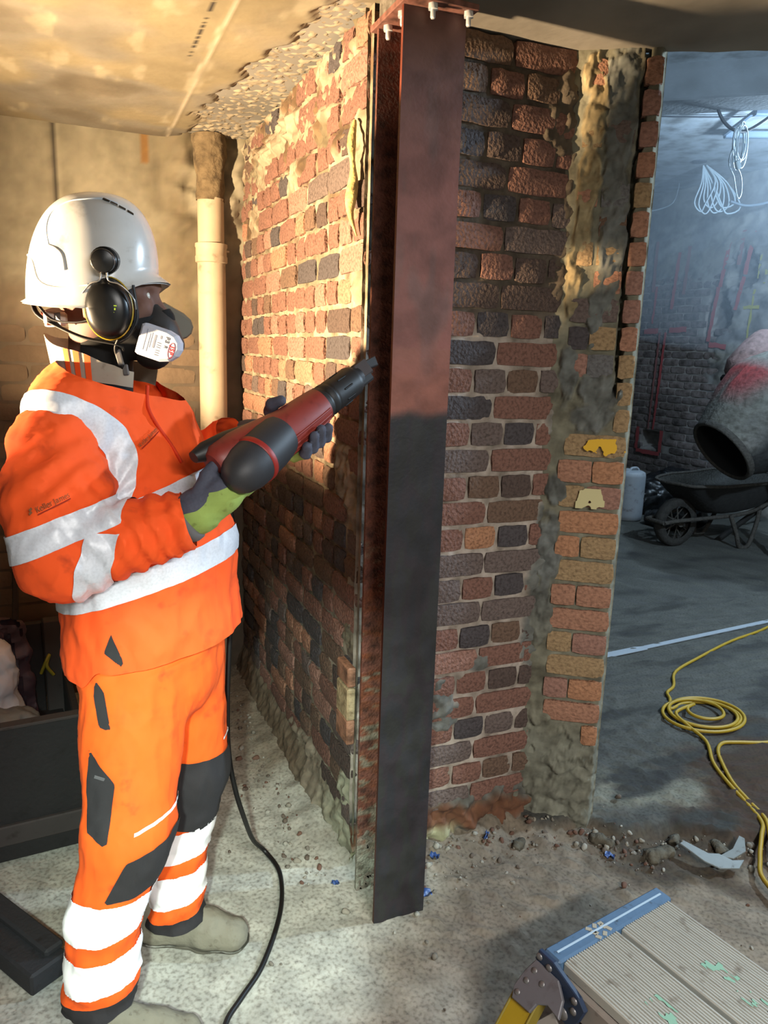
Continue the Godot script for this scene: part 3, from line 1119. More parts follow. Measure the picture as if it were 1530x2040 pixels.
func build_back() -> void:
	var by := func(x: float, y: float) -> Vector3:
		var n := fn.get_noise_2d(x * 700.0, y * 700.0 + 500.0)
		var z := -1.5 + n * 0.003
		z -= 0.008 * sstep(0.006, 0.002, absf(x + 0.726)) * sstep(1.62, 1.68, y)
		z -= 0.01 * sstep(1.66, 1.60, y)
		z += sstep(-0.34, -0.22, x) * sstep(1.75, 2.1, y) * (0.05 + n * 0.05)
		return Vector3(x, y, z)
	var bcol := func(x: float, y: float, _p: Vector3) -> Color:
		var n := fn.get_noise_2d(x * 200.0, y * 200.0)
		var c := Color(0.50, 0.475, 0.41).lerp(Color(0.40, 0.345, 0.28), sstep(1.85, 1.5, y + n * 0.3))
		c = c.lerp(Color(0.36, 0.32, 0.25), sstep(-0.5, -0.2, x) * sstep(0.0, 0.5, n + 0.3))
		c = c.lerp(Color(0.33, 0.29, 0.25), sstep(1.64, 1.58, y) * 0.7)
		if absf(x + 0.385) < 0.018 and y > 2.26:
			c = Color(0.47, 0.35, 0.20)
		c = c.lerp(Color(0.24, 0.22, 0.19), sstep(0.006, 0.002, absf(x + 0.726)) * sstep(1.62, 1.68, y))
		c = c * (1.0 + fn.get_noise_2d(x * 1600.0, y * 1600.0) * 0.1)
		return lin(c.r, c.g, c.b)
	var back := struct("wall_back", Geo.new().grid(span(-2.7, -1.2, 0.1) + span(-1.18, 0.01, 0.015), span(-0.03, 2.39, 0.015), by, bcol), "concrete", "back wall behind the worker, smooth concrete above and dusty brown brick below")
	struct("wall_back", Geo.new().slab(Vector3(-2.9, -0.2, -1.75), Vector3(0.04, 2.6, -1.53)), "shell", "body of the back wall")
	for i in 17:
		var y: float = 1.57 - i * COURSE
		var x := -1.2 + (0.11 if i % 2 else 0.0)
		while x < -0.12:
			var o := part("brick", brick_mesh(0.21, rng.randi() % 5), "back_brick" if rng.randf() < 0.65 else "back_brick_dark", back)
			o.position = Vector3(x, y, -1.5025 + rng.randf_range(-0.001, 0.001))
			x += 0.222

func build_right_wall() -> void:
	var X := 5.56
	var smooth := [[-4.9, 2.58, 0.28, 0.14], [-4.35, 2.60, 0.22, 0.17]]
	var holes := [[-4.21, 2.02, 0.17, 0.24], [-3.95, 2.45, 0.2, 0.2], [-5.09, 2.40, 0.05, 0.03]]
	var rx := func(q: float, y: float) -> Vector3:
		var n := fn.get_noise_2d(q * 700.0, y * 700.0)
		var d := -0.008 + n * 0.004
		d += sstep(2.3, 2.5, y + n * 0.1) * (0.012 + fn.get_noise_2d(q * 260.0, y * 1200.0) * 0.016)
		d += sstep(-4.35, -4.1, q + n * 0.2) * sstep(1.2, 1.5, y) * (0.015 + fn.get_noise_2d(q * 500.0, y * 1200.0) * 0.022)
		d = lerpf(d, 0.012, blob(smooth, q, y))
		d -= 0.09 * blob(holes, q, y)
		# chased socket hole near the floor
		if absf(q + 5.02) < 0.135 and absf(y - 0.62) < 0.095:
			d -= 0.09
		return Vector3(X - d, y, q)
	var rc := func(q: float, y: float, _p: Vector3) -> Color:
		var n := fn.get_noise_2d(q * 150.0, y * 300.0)
		var c := Color(0.54, 0.515, 0.50)
		c = c.lerp(Color(0.54, 0.535, 0.52).lerp(Color(0.45, 0.45, 0.455), sstep(-0.3, 0.4, n)), sstep(2.3, 2.45, y + n * 0.1))
		c = c.lerp(Color(0.54, 0.53, 0.51).lerp(Color(0.45, 0.445, 0.45), sstep(-0.3, 0.4, n)), sstep(-4.35, -4.15, q + n * 0.1))
		c = c.lerp(Color(0.47, 0.45, 0.42), blob(smooth, q, y))
		return lin(c.r, c.g, c.b)
	var wall := struct("wall_right", Geo.new().grid(span(-6.2, -3.2, 0.025), span(0.0, 3.37, 0.025), rx, rc), "plaster", "brick side wall of the far room with chased plaster and red and yellow spray marks")
	struct("wall_right", Geo.new().slab(Vector3(X + 0.13, -0.2, -9.7), Vector3(X + 0.33, 3.6, 4.7)), "shell", "body of the far room's side wall")
	struct("wall_right", Geo.new().slab(Vector3(X + 0.01, -0.2, -9.7), Vector3(X + 0.2, 3.6, -6.18)), "shell", "plain stretch of the far room's side wall beyond the pier")
	struct("wall_right", Geo.new().slab(Vector3(X + 0.01, -0.2, -3.22), Vector3(X + 0.2, 3.6, 4.7)), "shell", "plain stretch of the far room's side wall out of view")
	var b := Basis(Vector3(0, 0, 1), Vector3.UP, Vector3(-1, 0, 0))
	for i in 27:
		var y := 0.30 + i * 0.0815
		var q := -5.62 + (0.115 if i % 2 else 0.0)
		while q < -3.6:
			var lim := -4.2 + fn.get_noise_2d(i * 900.0, 3.0) * 0.25
			var ok := q < lim if y > 1.25 else q < -3.9
			if absf(q + 5.02) < 0.22 and absf(y - 0.62) < 0.12:
				ok = false
			if blob(holes, q, y) > 0.2 or blob(smooth, q, y) > 0.4:
				ok = false
			if ok:
				var o := part("brick", brick_mesh(0.218, rng.randi() % 5), "far_brick" if rng.randf() < 0.6 else "far_brick_dark", wall)
				o.transform = Transform3D(b, Vector3(X - 0.002, y, q))
			q += 0.23
	# spray paint: thin films of paint on the wall
	mat("red_paint", Color(0.56, 0.24, 0.24), 0.85)
	mat("red_paint_faint", Color(0.47, 0.30, 0.29), 0.85)
	mat("yellow_paint", Color(0.56, 0.54, 0.25), 0.85)
	for s in RED:
		paint(wall, s, "red_paint" if s[4] > 0 else "red_paint_faint", "red spray line", X)
	for s in YELLOW:
		paint(wall, s, "yellow_paint", "yellow spray line", X)

# strokes on the side wall: z, y to z, y, width (negative: faint)
const RED := [[-5.20, 2.30, -5.20, 2.85, -0.05], [-5.16, 1.95, -5.14, 2.36, 0.035], [-4.88, 2.1, -4.84, 2.7, 0.05], [-4.72, 2.25, -4.70, 2.75, -0.05], [-5.28, 1.86, -5.05, 1.87, 0.06], [-4.88, 1.87, -4.62, 1.88, 0.06], [-4.97, 0.75, -4.93, 1.85, 0.035], [-5.05, 0.75, -5.02, 1.85, -0.03], [-4.30, 1.75, -4.24, 2.3, 0.045], [-4.28, 1.72, -4.05, 1.70, 0.05], [-4.22, 2.3, -4.16, 2.75, 0.05], [-3.99, 2.06, -3.93, 2.38, 0.045], [-3.92, 2.4, -3.86, 2.86, 0.05], [-5.22, 0.50, -5.22, 0.76, 0.05], [-4.83, 0.50, -4.83, 0.75, 0.05], [-5.22, 0.48, -4.83, 0.48, 0.045], [-4.02, 2.5, -3.99, 2.85, -0.05]]
const YELLOW := [[-3.90, 2.08, -3.70, 2.08, 0.03], [-3.81, 1.55, -3.78, 2.25, 0.025], [-3.88, 1.2, -3.86, 1.45, 0.025], [-3.68, 2.3, -3.64, 2.7, 0.03], [-3.76, 2.35, -3.75, 2.6, 0.025]]

func paint(wall: Node, s: Array, m: String, lab: String, X: float) -> void:
	var w := absf(s[4])
	var a := Vector2(s[0], s[1])
	var d := Vector2(s[2], s[3]) - a
	var l := d.length()
	d /= l
	var n := Vector2(-d.y, d.x)
	var f := func(u: float, v: float) -> Vector3:
		var e := fn.get_noise_2d(u * 900.0 + a.x * 700.0, v * 300.0 + a.y * 500.0) * 0.012
		var p := a + d * u + n * (v * w * 0.5 + e)
		return Vector3(X - 0.014 - fn.get_noise_2d(p.x * 900.0, p.y * 900.0) * 0.002, p.y, p.x)
	part("spray_line", Geo.new().grid(span(0, l, 0.02), [-1.0, 0.0, 1.0], f), m, wall, lab)

# ---------------------------------------------------------------- steel column, pipe, things on the floor

func build_column() -> void:
	var t := thing("steel_column", "red oxide painted steel column, dark grey below, standing in front of the brick pier", "steel column", Vector3(0.0495, 0, 0.184))
	var o := Vector3(-0.0495, 0, -0.184)
	var m := vcol(mat("column_paint", Color.WHITE, 0.5, "cloud", 3.0, "grain", 0.04))
	m.metallic_specular = 0.4
	var rusty := vcol(mat("column_rust", Color.WHITE, 0.85, "dust", 4.0, "grain", 0.3))
	var x0 := -0.026
	var x1 := 0.125
	var top := 2.274
	var front := func(x: float, y: float, _p: Vector3) -> Color:
		var n := fn.get_noise_2d(x * 900.0, y * 260.0 + 40.0)
		var c := Color(0.525, 0.345, 0.315).lerp(Color(0.46, 0.335, 0.31), sstep(1.9, 2.2, y))
		c = c.lerp(Color(0.47, 0.35, 0.335), sstep(0.0, 0.4, n) * 0.8)
		c = c.lerp(Color(0.57, 0.35, 0.29), sstep(1.62, 1.45, y) * 0.6)
		var b := 1.403 + 0.004 * sin(x * 60.0) + fn.get_noise_2d(x * 2500.0, 12.0) * 0.005
		var dk := Color(0.17, 0.165, 0.175) * (1.0 + n * 0.12)
		c = c.lerp(dk, sstep(b + 0.016, b - 0.016, y))
		return lin(c.r, c.g, c.b)
	var side := func(x: float, y: float, p: Vector3) -> Color:
		var n := fn.get_noise_2d(p.z * 2400.0 + x * 900.0, y * 2400.0)
		var n2 := fn.get_noise_2d(p.z * 700.0 + 30.0, y * 500.0)
		var c := Color(0.44, 0.265, 0.21).lerp(Color(0.36, 0.20, 0.155), sstep(0.0, 0.5, n2))
		var low := sstep(1.30, 0.75, y)
		c = c.lerp(Color(0.45, 0.24, 0.14), low * sstep(-0.2, 0.3, n))
		c = c.lerp(Color(0.46, 0.42, 0.36), low * sstep(0.18, 0.34, n + n2 * 0.5 - 0.06 + 0.12 * sstep(0.75, 0.2, y)))
		c = c.lerp(Color(0.55, 0.55, 0.50), sstep(0.2, 0.1, y + n * 0.1))
		return lin(c.r, c.g, c.b)
	var xs := span(x0, x1, 0.0075)
	var ys := span(-0.03, top, 0.0075)
	var g := Geo.new()
	g.grid(xs, ys, func(x, y): return o + Vector3(x, y, 0.26), front)
	g.grid([0.25, 0.26], ys, func(z, y): return o + Vector3(x0, y, z), func(x, y, p): return lin(0.46, 0.22, 0.17).lerp(lin(0.3, 0.16, 0.13), sstep(1.45, 1.2, y)))
	g.grid([0.26, 0.25], ys, func(z, y): return o + Vector3(x1, y, z), front)
	g.grid([x1, x0], ys, func(x, y): return o + Vector3(x, y, 0.25), side)
	part("front_flange", g, m, t, "front flange, red oxide paint above and dark grey paint below")
	g = Geo.new()
	var zs := span(0.118, 0.25, 0.006)
	g.grid(zs, ys, func(z, y): return o + Vector3(0.0465 - 0.007 * pow(clampf(absf(z - 0.184) - 0.054, 0, 0.012) / 0.012, 2.0), y, z), side)
	zs.reverse()
	g.grid(zs, ys, func(z, y): return o + Vector3(0.0525, y, z), side)
	part("web", g, rusty, t)
	g = Geo.new()
	g.grid(xs, ys, func(x, y): return o + Vector3(x, y, 0.118), side)
	g.grid([0.108, 0.118], ys, func(z, y): return o + Vector3(x0, y, z), side)
	g.grid([0.118, 0.108], ys, func(z, y): return o + Vector3(x1, y, z), side)
	part("rear_flange", g, rusty, t, "rear flange with rust and mortar splashes low down")
	var pm := mat("plate_primer", Color(0.50, 0.33, 0.29), 0.7, "dust", 4.0)
	part("end_plate", Geo.new().slab(o + Vector3(-0.035, 2.274, 0.085), o + Vector3(0.135, 2.288, 0.300), 0.002), pm, t, "pinkish primed end plate")
	part("packer", Geo.new().slab(o + Vector3(-0.02, 2.288, 0.10), o + Vector3(0.12, 2.40, 0.28), 0.004), mat("grout", Color(0.45, 0.42, 0.38), 0.95, "dust", 4.0, "rough", 0.3), t, "grout packed over the end plate")
	var bm := mat("zinc", Color(0.78, 0.79, 0.80), 0.35)
	bm.metallic = 0.35
	for p in [Vector3(0.030, 2.274, 0.287), Vector3(0.116, 2.274, 0.287), Vector3(-0.012, 2.274, 0.222), Vector3(-0.012, 2.274, 0.14)]:
		var b := Geo.new().lathe(Transform3D(Basis(), o + p), [Vector2(0.0, 0.0), Vector2(0.011, 0.0), Vector2(0.011, 0.0), Vector2(0.0115, -0.011), Vector2(0.0115, -0.011), Vector2(0.006, -0.012), Vector2(0.006, -0.012), Vector2(0.006, -0.026), Vector2(0.004, -0.029), Vector2(0, -0.029)], 6)
		part("bolt", b, bm, t, "zinc bolt and nut")
	# cement splash at the foot
	var sp := Geo.new()
	for k in 26:
		var a := Vector3(rng.randf_range(-0.02, 0.04), rng.randf_range(0.0, 0.3) * rng.randf(), 0.119)
		sp.box(Transform3D(Basis.from_euler(Vector3(0, 0, rng.randf() * 3.0)), o + a), Vector3(rng.randf_range(0.008, 0.03), rng.randf_range(0.006, 0.02), 0.006), 0.0028)
	part("cement_splash", sp, "grout", t)

func build_pipe() -> void:
	var t := thing("soil_pipe", "cream plastic soil pipe with a collar, rising in the corner behind the worker", "pipe", Vector3(-0.14, 0, -1.435))
	var m := mat("pipe_cream", Color(0.66, 0.60, 0.51), 0.6, "grime", 1.5, "grain", 0.03)
	part("lower_pipe", Geo.new().lathe(Transform3D(), [Vector2(0.058, -0.02), Vector2(0.058, 1.92)], 28), m, t)
	part("collar", Geo.new().lathe(Transform3D(), [Vector2(0.058, 1.885), Vector2(0.066, 1.888), Vector2(0.066, 1.888), Vector2(0.0665, 1.91), Vector2(0.064, 1.915), Vector2(0.064, 1.945), Vector2(0.0665, 1.95), Vector2(0.066, 1.962), Vector2(0.066, 1.962), Vector2(0.054, 1.964)], 28), m, t)
	part("clip_screw", Geo.new().box(Transform3D(Basis(Vector3.UP, 0.4), Vector3(0.062, 1.935, 0.02)), Vector3(0.02, 0.008, 0.008), 0.002), m, t)
	part("upper_pipe", Geo.new().lathe(Transform3D(), [Vector2(0.054, 1.95), Vector2(0.054, 2.14)], 28), m, t)
	var rough := func(a: float, y: float) -> Vector3:
		var n := fn.get_noise_3d(cos(a) * 90.0, y * 900.0, sin(a) * 90.0)
		var r := 0.057 + n * 0.012 + 0.012 * sstep(2.2, 2.36, y)
		return Vector3(cos(a) * r, y, -sin(a) * r)
	part("mortared_pipe", Geo.new().grid(span(0, TAU, 0.2), span(2.13, 2.38, 0.012), rough), mat("pipe_mortar", Color(0.42, 0.36, 0.27), 0.95, "dust", 3.0, "rough", 0.5), t, "pipe end crusted with brown mortar")

func build_left() -> void:
	# black site box with its lid open
	var blk := mat("black_board", Color(0.085, 0.08, 0.085), 0.75, "grime", 2.0, "grain", 0.08)
	var edge := mat("black_edge", Color(0.20, 0.18, 0.175), 0.8, "grime", 3.0)
	var t := thing("storage_box", "open black storage box with a raised back panel, left behind the worker", "storage box", Vector3(-1.1, 0, -0.55), 5.0)
	part("front_panel", Geo.new().slab(Vector3(-0.36, 0.012, 0.19), Vector3(0.345, 0.44, 0.215), 0.004), blk, t)
	part("foot_rail", Geo.new().slab(Vector3(-0.36, 0.075, 0.216), Vector3(0.348, 0.14, 0.234), 0.004), edge, t)
	part("top_rail", Geo.new().slab(Vector3(-0.36, 0.441, 0.185), Vector3(0.345, 0.452, 0.225), 0.003), edge, t)
	part("side_panel", Geo.new().slab(Vector3(0.325, 0.012, -0.25), Vector3(0.348, 0.40, 0.189), 0.004), blk, t)
	part("back_panel", Geo.new().slab(Vector3(-0.36, 0.012, -0.29), Vector3(0.27, 0.585, -0.265), 0.004), blk, t)
	part("corner_post", Geo.new().slab(Vector3(0.272, 0.012, -0.30), Vector3(0.345, 0.59, -0.252), 0.004), edge, t)
	part("bottom", Geo.new().slab(Vector3(-0.36, 0.005, -0.26), Vector3(0.32, 0.03, 0.19)), blk, t)
	part("shelf", Geo.new().slab(Vector3(-0.43, 0.24, -0.262), Vector3(0.32, 0.256, 0.10), 0.002), blk, t)
	# bags in the box
	sack("plastic_bag", "crumpled white plastic bag stuffed in the black storage box", Vector3(-1.04, 0.257, -0.66), Vector3(0.125, 0.34, 0.10), Color(0.66, 0.67, 0.69), 0.35, 21, 0.5)
	sack("plastic_bag", "dusty grey plastic bag slumped below the white bag in the storage box", Vector3(-0.955, 0.257, -0.49), Vector3(0.115, 0.17, 0.10), Color(0.33, 0.335, 0.33), 0.5, 33, 0.6)
	sack("red_trimmed_bag", "dull purple bag edge behind the white plastic bag in the storage box", Vector3(-1.01, 0.257, -0.785), Vector3(0.135, 0.36, 0.028), Color(0.22, 0.15, 0.18), 0.6, 47, 0.5)
	var rope := part("rope_scrap", Geo.new().tube(curve([Vector3(-0.02, -0.03, 0), Vector3(0, 0.02, 0.01), Vector3(0.01, 0.035, 0), Vector3(0.0, 0.0, 0.01), Vector3(0.02, -0.04, 0.0)], 5), 0.006, 6), mat("rope_yellow", Color(0.50, 0.46, 0.10), 0.7), self)
	rope.position = Vector3(-0.845, 0.44, -0.802)
	tag(rope, "yellow rope scrap hanging inside the black storage box", "rope")
	# thin steel bar against the back wall
	var bar := part("steel_bar", Geo.new().bar(Vector3(0, 0, 0), Vector3(0.035, 0.63, -0.14), 0.022, 0.03, Vector3.RIGHT, 0.003), mat("bar_rust", Color(0.20, 0.17, 0.155), 0.8, "grime", 4.0), self)
	bar.position = Vector3(-1.0, 0.0, -1.33)
	tag(bar, "thin dark steel bar leaning against the back wall", "steel bar")
	# tool bag behind the legs
	var bag := thing("tool_bag", "dark tool bag with red straps on the floor behind the worker's legs", "tool bag", Vector3(-0.66, 0, -0.93))
	var f := Field.new(Vector3(-0.2, -0.05, -0.22), Vector3(0.2, 0.50, 0.22), 0.012)
	f.bone(Vector3(0, 0.09, 0), Vector3(0, 0.34, 0.0), 0.11, 0.075, 0.04, Vector3(0, 0, 1), 0.95, 0.8)
	f.bone(Vector3(0.02, 0.36, -0.02), Vector3(0.0, 0.42, 0.02), 0.05, 0.03, 0.04)
	var bg := f.surface()
	crumple(bg, 0.010, 500.0, 3.0)
	part("body", bg, mat("bag_black", Color(0.08, 0.075, 0.08), 0.7, "grime", 4.0), bag)
	var rd := mat("strap_red", Color(0.42, 0.10, 0.08), 0.7)
	part("strap", clip(bg, [func(p: Vector3): return 0.014 - absf(p.y - 0.30 - p.x * 0.7), func(p: Vector3): return p.z], 0.003), rd, bag, "red strap")
	part("strap", clip(bg, [func(p: Vector3): return 0.012 - absf(p.y - 0.17), func(p: Vector3): return p.z], 0.003), rd, bag, "red strap")
	# dark timber lying at the lower left edge
	var tb := thing("timber_offcut", "dark timber offcut lying on the floor at the lower left", "timber", Vector3(-0.93, 0, 0.04))
	var dir := Vector3(0.55, 0, 0.84).normalized()
	part("beam", Geo.new().bar(Vector3(0, 0.035, 0) - dir * 0.32, Vector3(0, 0.035, 0) + dir * 0.16, 0.06, 0.10, Vector3.UP, 0.006), mat("timber_dark", Color(0.135, 0.14, 0.155), 0.8, "grime", 3.0, "grain", 0.1), tb)
	part("batten", Geo.new().bar(Vector3(0, 0.075, 0) - dir * 0.32 + Vector3(0.02, 0, -0.02), Vector3(0.02, 0.075, -0.02) + dir * 0.145, 0.022, 0.05, Vector3.UP, 0.006), M["timber_dark"], tb)

func crumple(g: Geo, amp: float, freq: float, seed_off: float) -> void:
	var nn := g.normals()
	for k in g.v.size():
		var p := g.v[k] * freq
		var n := 1.0 - absf(fold.get_noise_3d(p.x + seed_off * 97.0, p.y, p.z)) * 3.0
		g.v[k] += nn[k] * amp * n

func sack(called: String, label: String, at: Vector3, half: Vector3, col: Color, rough: float, sd: float, amount := 0.5) -> void:
	var f := Field.new(Vector3(-half.x - 0.05, -0.02, -half.z - 0.05), Vector3(half.x + 0.05, half.y + 0.06, half.z + 0.05), 0.009)
	f.bone(Vector3(0, half.z * 0.8, 0), Vector3(0, maxf(half.y - half.z * 0.7, half.z * 0.81), 0), half.x, half.x * 0.8, 0.03, Vector3.RIGHT, half.z / half.x, half.z / half.x)
	var g := f.surface()
	crumple(g, 0.022 * amount, 420.0, sd)
	crumple(g, 0.008 * amount, 1300.0, sd + 5.0)
	for k in g.v.size():
		g.v[k].y = maxf(g.v[k].y, 0.0)
	var o := part(numbered(called), g, mat(called + str(int(sd)), col, rough), self)
	o.position = at
	tag(o, label, "bag")

func build_platform() -> void:
	# folding work platform: two ribbed boards, blue end rail and bracket, yellow legs
	var t := thing("work_platform", "low work platform with two ribbed grey boards, blue end rail and yellow leg", "work platform", PLAT, PLAT_TURN)
	# local axes: x along the boards (towards the right), z across them, y up from the floor
	var h := PLAT_H
	var alu := mat("board_grey", Color(0.62, 0.62, 0.585), 0.65, "grime", 2.5)
	var gap := mat("gap_dark", Color(0.10, 0.10, 0.105), 0.8)
	for k in 2:
		var z0 := -0.185 + k * 0.19
		var bd := part("board", Geo.new().slab(Vector3(0.035, h - 0.030, z0), Vector3(1.1, h - 0.0035, z0 + 0.178), 0.003), alu, t)
		for r in 22:
			var z := z0 + 0.006 + r * 0.0076
			part("rib", Geo.new().slab(Vector3(0.036, h - 0.0045, z), Vector3(1.1, h - 0.001 + (0.0008 if r % 4 == 0 else 0.0), z + 0.0046), 0.001), alu, bd)
		# rubbed green chalk marks on the board
		var gm := mat("chalk_green", Color(0.47, 0.62, 0.53), 0.8)
		for c in 9:
			var s := clip(Geo.new().grid(span(0, 0.07, 0.004), span(-0.02, 0.02, 0.004), func(u, w): return Vector3(0.2 + c * 0.085 + u, h + 0.0004, z0 + 0.095 + w + sin(c * 2.2) * 0.012), null, true), [func(p: Vector3): return fn.get_noise_2d(p.x * 2100.0, p.z * 5200.0 + k * 300.0) - 0.10])
			if s.ix.size() and c != 4:
				part("chalk_mark", s, gm, bd, "rubbed green chalk mark")
	part("dark_gap_strip", Geo.new().slab(Vector3(0.035, h - 0.05, -0.012), Vector3(1.1, h - 0.02, 0.01)), gap, t)  # dark strip along the gap between the boards
	for z in [-0.19, 0.178]:
		part("side_beam", Geo.new().slab(Vector3(0.03, h - 0.095, z), Vector3(1.1, h - 0.031, z + 0.018), 0.003), mat("beam_grey", Color(0.50, 0.47, 0.44), 0.7, "grime", 3.0), t)
	var blue := mat("rail_blue", Color(0.27, 0.38, 0.49), 0.55, "grime", 6.0)
	var rail := part("end_rail", Geo.new().slab(Vector3(-0.012, h - 0.055, -0.195), Vector3(0.036, h + 0.002, 0.197), 0.005), blue, t, "worn blue end rail")
	part("pale_line", Geo.new().slab(Vector3(0.010, h + 0.0015, -0.18), Vector3(0.015, h + 0.0035, 0.18), 0.0005), mat("line_pale", Color(0.60, 0.68, 0.74), 0.6), rail)
	var splash := Geo.new()
	for k in 9:
		splash.box(Transform3D(Basis(Vector3.UP, rng.randf() * 3.0), Vector3(rng.randf_range(0.0, 0.03), h + 0.0025, 0.03 + rng.randf_range(-0.03, 0.05))), Vector3(0.014, 0.0015, 0.010), 0.0006)
	part("plaster_splash", splash, mat("splash_cream", Color(0.58, 0.56, 0.50), 0.9), rail)
	# blue bracket on the near side, grey hinge plate and the yellow leg
	var rivet := mat("rivet_steel", Color(0.45, 0.44, 0.44), 0.45)
	rivet.metallic = 0.6
	var side := Transform3D(Basis(), Vector3(0, h, 0.198))
	var bp := PackedVector2Array([Vector2(-0.014, 0.002), Vector2(-0.024, -0.026), Vector2(0.020, -0.060), Vector2(0.036, -0.086), Vector2(0.052, -0.112), Vector2(0.085, -0.118), Vector2(0.110, -0.085), Vector2(0.125, -0.045), Vector2(0.106, -0.026), Vector2(0.030, 0.002)])
	var br := part("blue_bracket", Geo.new().prism(bp, side, 0.012, 0.002), mat("bracket_blue", Color(0.095, 0.165, 0.27), 0.5, "grime", 5.0), t, "dark blue side bracket")
	for q in [Vector2(0.020, -0.018), Vector2(0.028, -0.042), Vector2(0.096, -0.040), Vector2(0.096, -0.066), Vector2(-0.010, -0.012)]:
		part("rivet", Geo.new().lathe(side * Transform3D(Basis(Vector3.RIGHT, PI / 2), Vector3(q.x, q.y, 0.012)), [Vector2(0.0085, 0), Vector2(0.008, 0.003), Vector2(0.004, 0.0045), Vector2(0.0, 0.0045)], 12), rivet, br)
	part("pivot_bolt", Geo.new().lathe(side * Transform3D(Basis(Vector3.RIGHT, PI / 2), Vector3(0.068, -0.094, 0.012)), [Vector2(0.015, 0), Vector2(0.014, 0.004), Vector2(0.007, 0.006), Vector2(0.0, 0.006)], 16), rivet, br)
	var dn := Vector3(-0.04, -0.80, 0.60).normalized()
	var back := Transform3D(Basis(Vector3.RIGHT, -dn, Vector3.RIGHT.cross(-dn)).orthonormalized(), Vector3(0.0, h - 0.03, 0.205))
	var gp := PackedVector2Array([Vector2(-0.018, 0.0), Vector2(-0.030, -0.035), Vector2(-0.036, -0.075), Vector2(-0.026, -0.098), Vector2(0.026, -0.094), Vector2(0.032, -0.070), Vector2(0.054, -0.055), Vector2(0.090, -0.060), Vector2(0.08, -0.025), Vector2(0.05, 0.0)])
	var hp := part("hinge_plate", Geo.new().prism(gp, back, 0.010, 0.002), mat("hinge_grey", Color(0.36, 0.355, 0.375), 0.5, "grime", 4.0), t, "grey steel hinge plate")
	for q in [Vector2(-0.008, -0.020), Vector2(0.022, -0.030), Vector2(-0.014, -0.048), Vector2(-0.020, -0.080)]:
		part("rivet", Geo.new().lathe(back * Transform3D(Basis(Vector3.RIGHT, PI / 2), Vector3(q.x, q.y, 0.010)), [Vector2(0.007, 0), Vector2(0.006, 0.0025), Vector2(0, 0.003)], 12), rivet, hp)
	var yel := mat("leg_yellow", Color(0.60, 0.50, 0.07), 0.5, "grime", 3.0)
	var lb := Transform3D(back.basis, back * Vector3(-0.004, 0, -0.016))
	part("leg", Geo.new().box(lb.translated_local(Vector3(0, -0.155, 0)), Vector3(0.064, 0.21, 0.028), 0.003), yel, t, "yellow leg")
	for e in [-1.0, 1.0]:
		part("leg_edge", Geo.new().box(lb.translated_local(Vector3(0.031 * e, -0.155, 0.0)), Vector3(0.006, 0.21, 0.034), 0.002), mat("edge_ochre", Color(0.46, 0.40, 0.12), 0.6) if not M.has("edge_ochre") else M["edge_ochre"], t)
	var lab := lb.translated_local(Vector3(0.004, -0.215, 0.0145))
	part("warning_sticker", Geo.new().box(lab, Vector3(0.046, 0.08, 0.001), 0.0), mat("sticker_red", Color(0.36, 0.09, 0.10), 0.5), t, "dark red and black sticker")
	part("sticker_panel", Geo.new().box(lab.translated_local(Vector3(-0.004, -0.018, 0.0006)), Vector3(0.034, 0.044, 0.001), 0.0), mat("sticker_black", Color(0.07, 0.08, 0.10), 0.5), t)
	part("sticker_mark", Geo.new().prism(PackedVector2Array([Vector2(-0.010, -0.008), Vector2(-0.003, -0.008), Vector2(0.006, 0.008), Vector2(0.0, 0.008)]), lab.translated_local(Vector3(-0.004, -0.012, 0.001)), 0.0006), mat("sticker_white", Color(0.75, 0.78, 0.78), 0.5), t)
	part("leg", Geo.new().bar(Vector3(0.0, h - 0.06, -0.2), Vector3(-0.01, 0.01, -0.33), 0.064, 0.028, Vector3.RIGHT, 0.003), yel, t, "yellow leg")
	for q in [0.2, -0.2]:
		part("leg", Geo.new().bar(Vector3(1.05, h - 0.06, q), Vector3(1.05, 0.01, q * 1.65), 0.064, 0.028, Vector3.RIGHT, 0.003), yel, t, "yellow leg")
	part("brace", Geo.new().bar(Vector3(0.085, h - 0.11, 0.190), Vector3(0.11, 0.01, 0.185), 0.05, 0.030, Vector3.RIGHT, 0.003), M["hinge_grey"], t)
	part("brace", Geo.new().bar(Vector3(0.05, h - 0.13, 0.205), Vector3(-0.03, 0.012, 0.33), 0.03, 0.012, Vector3.RIGHT, 0.002), M["beam_grey"], t)
	part("brace", Geo.new().bar(Vector3(0.085, h - 0.11, -0.172), Vector3(0.11, 0.01, -0.172), 0.05, 0.022, Vector3.RIGHT, 0.003), M["hinge_grey"], t)

const PLAT := Vector3(0.385, 0, 0.705)
const PLAT_TURN := -79.5
const PLAT_H := 0.25

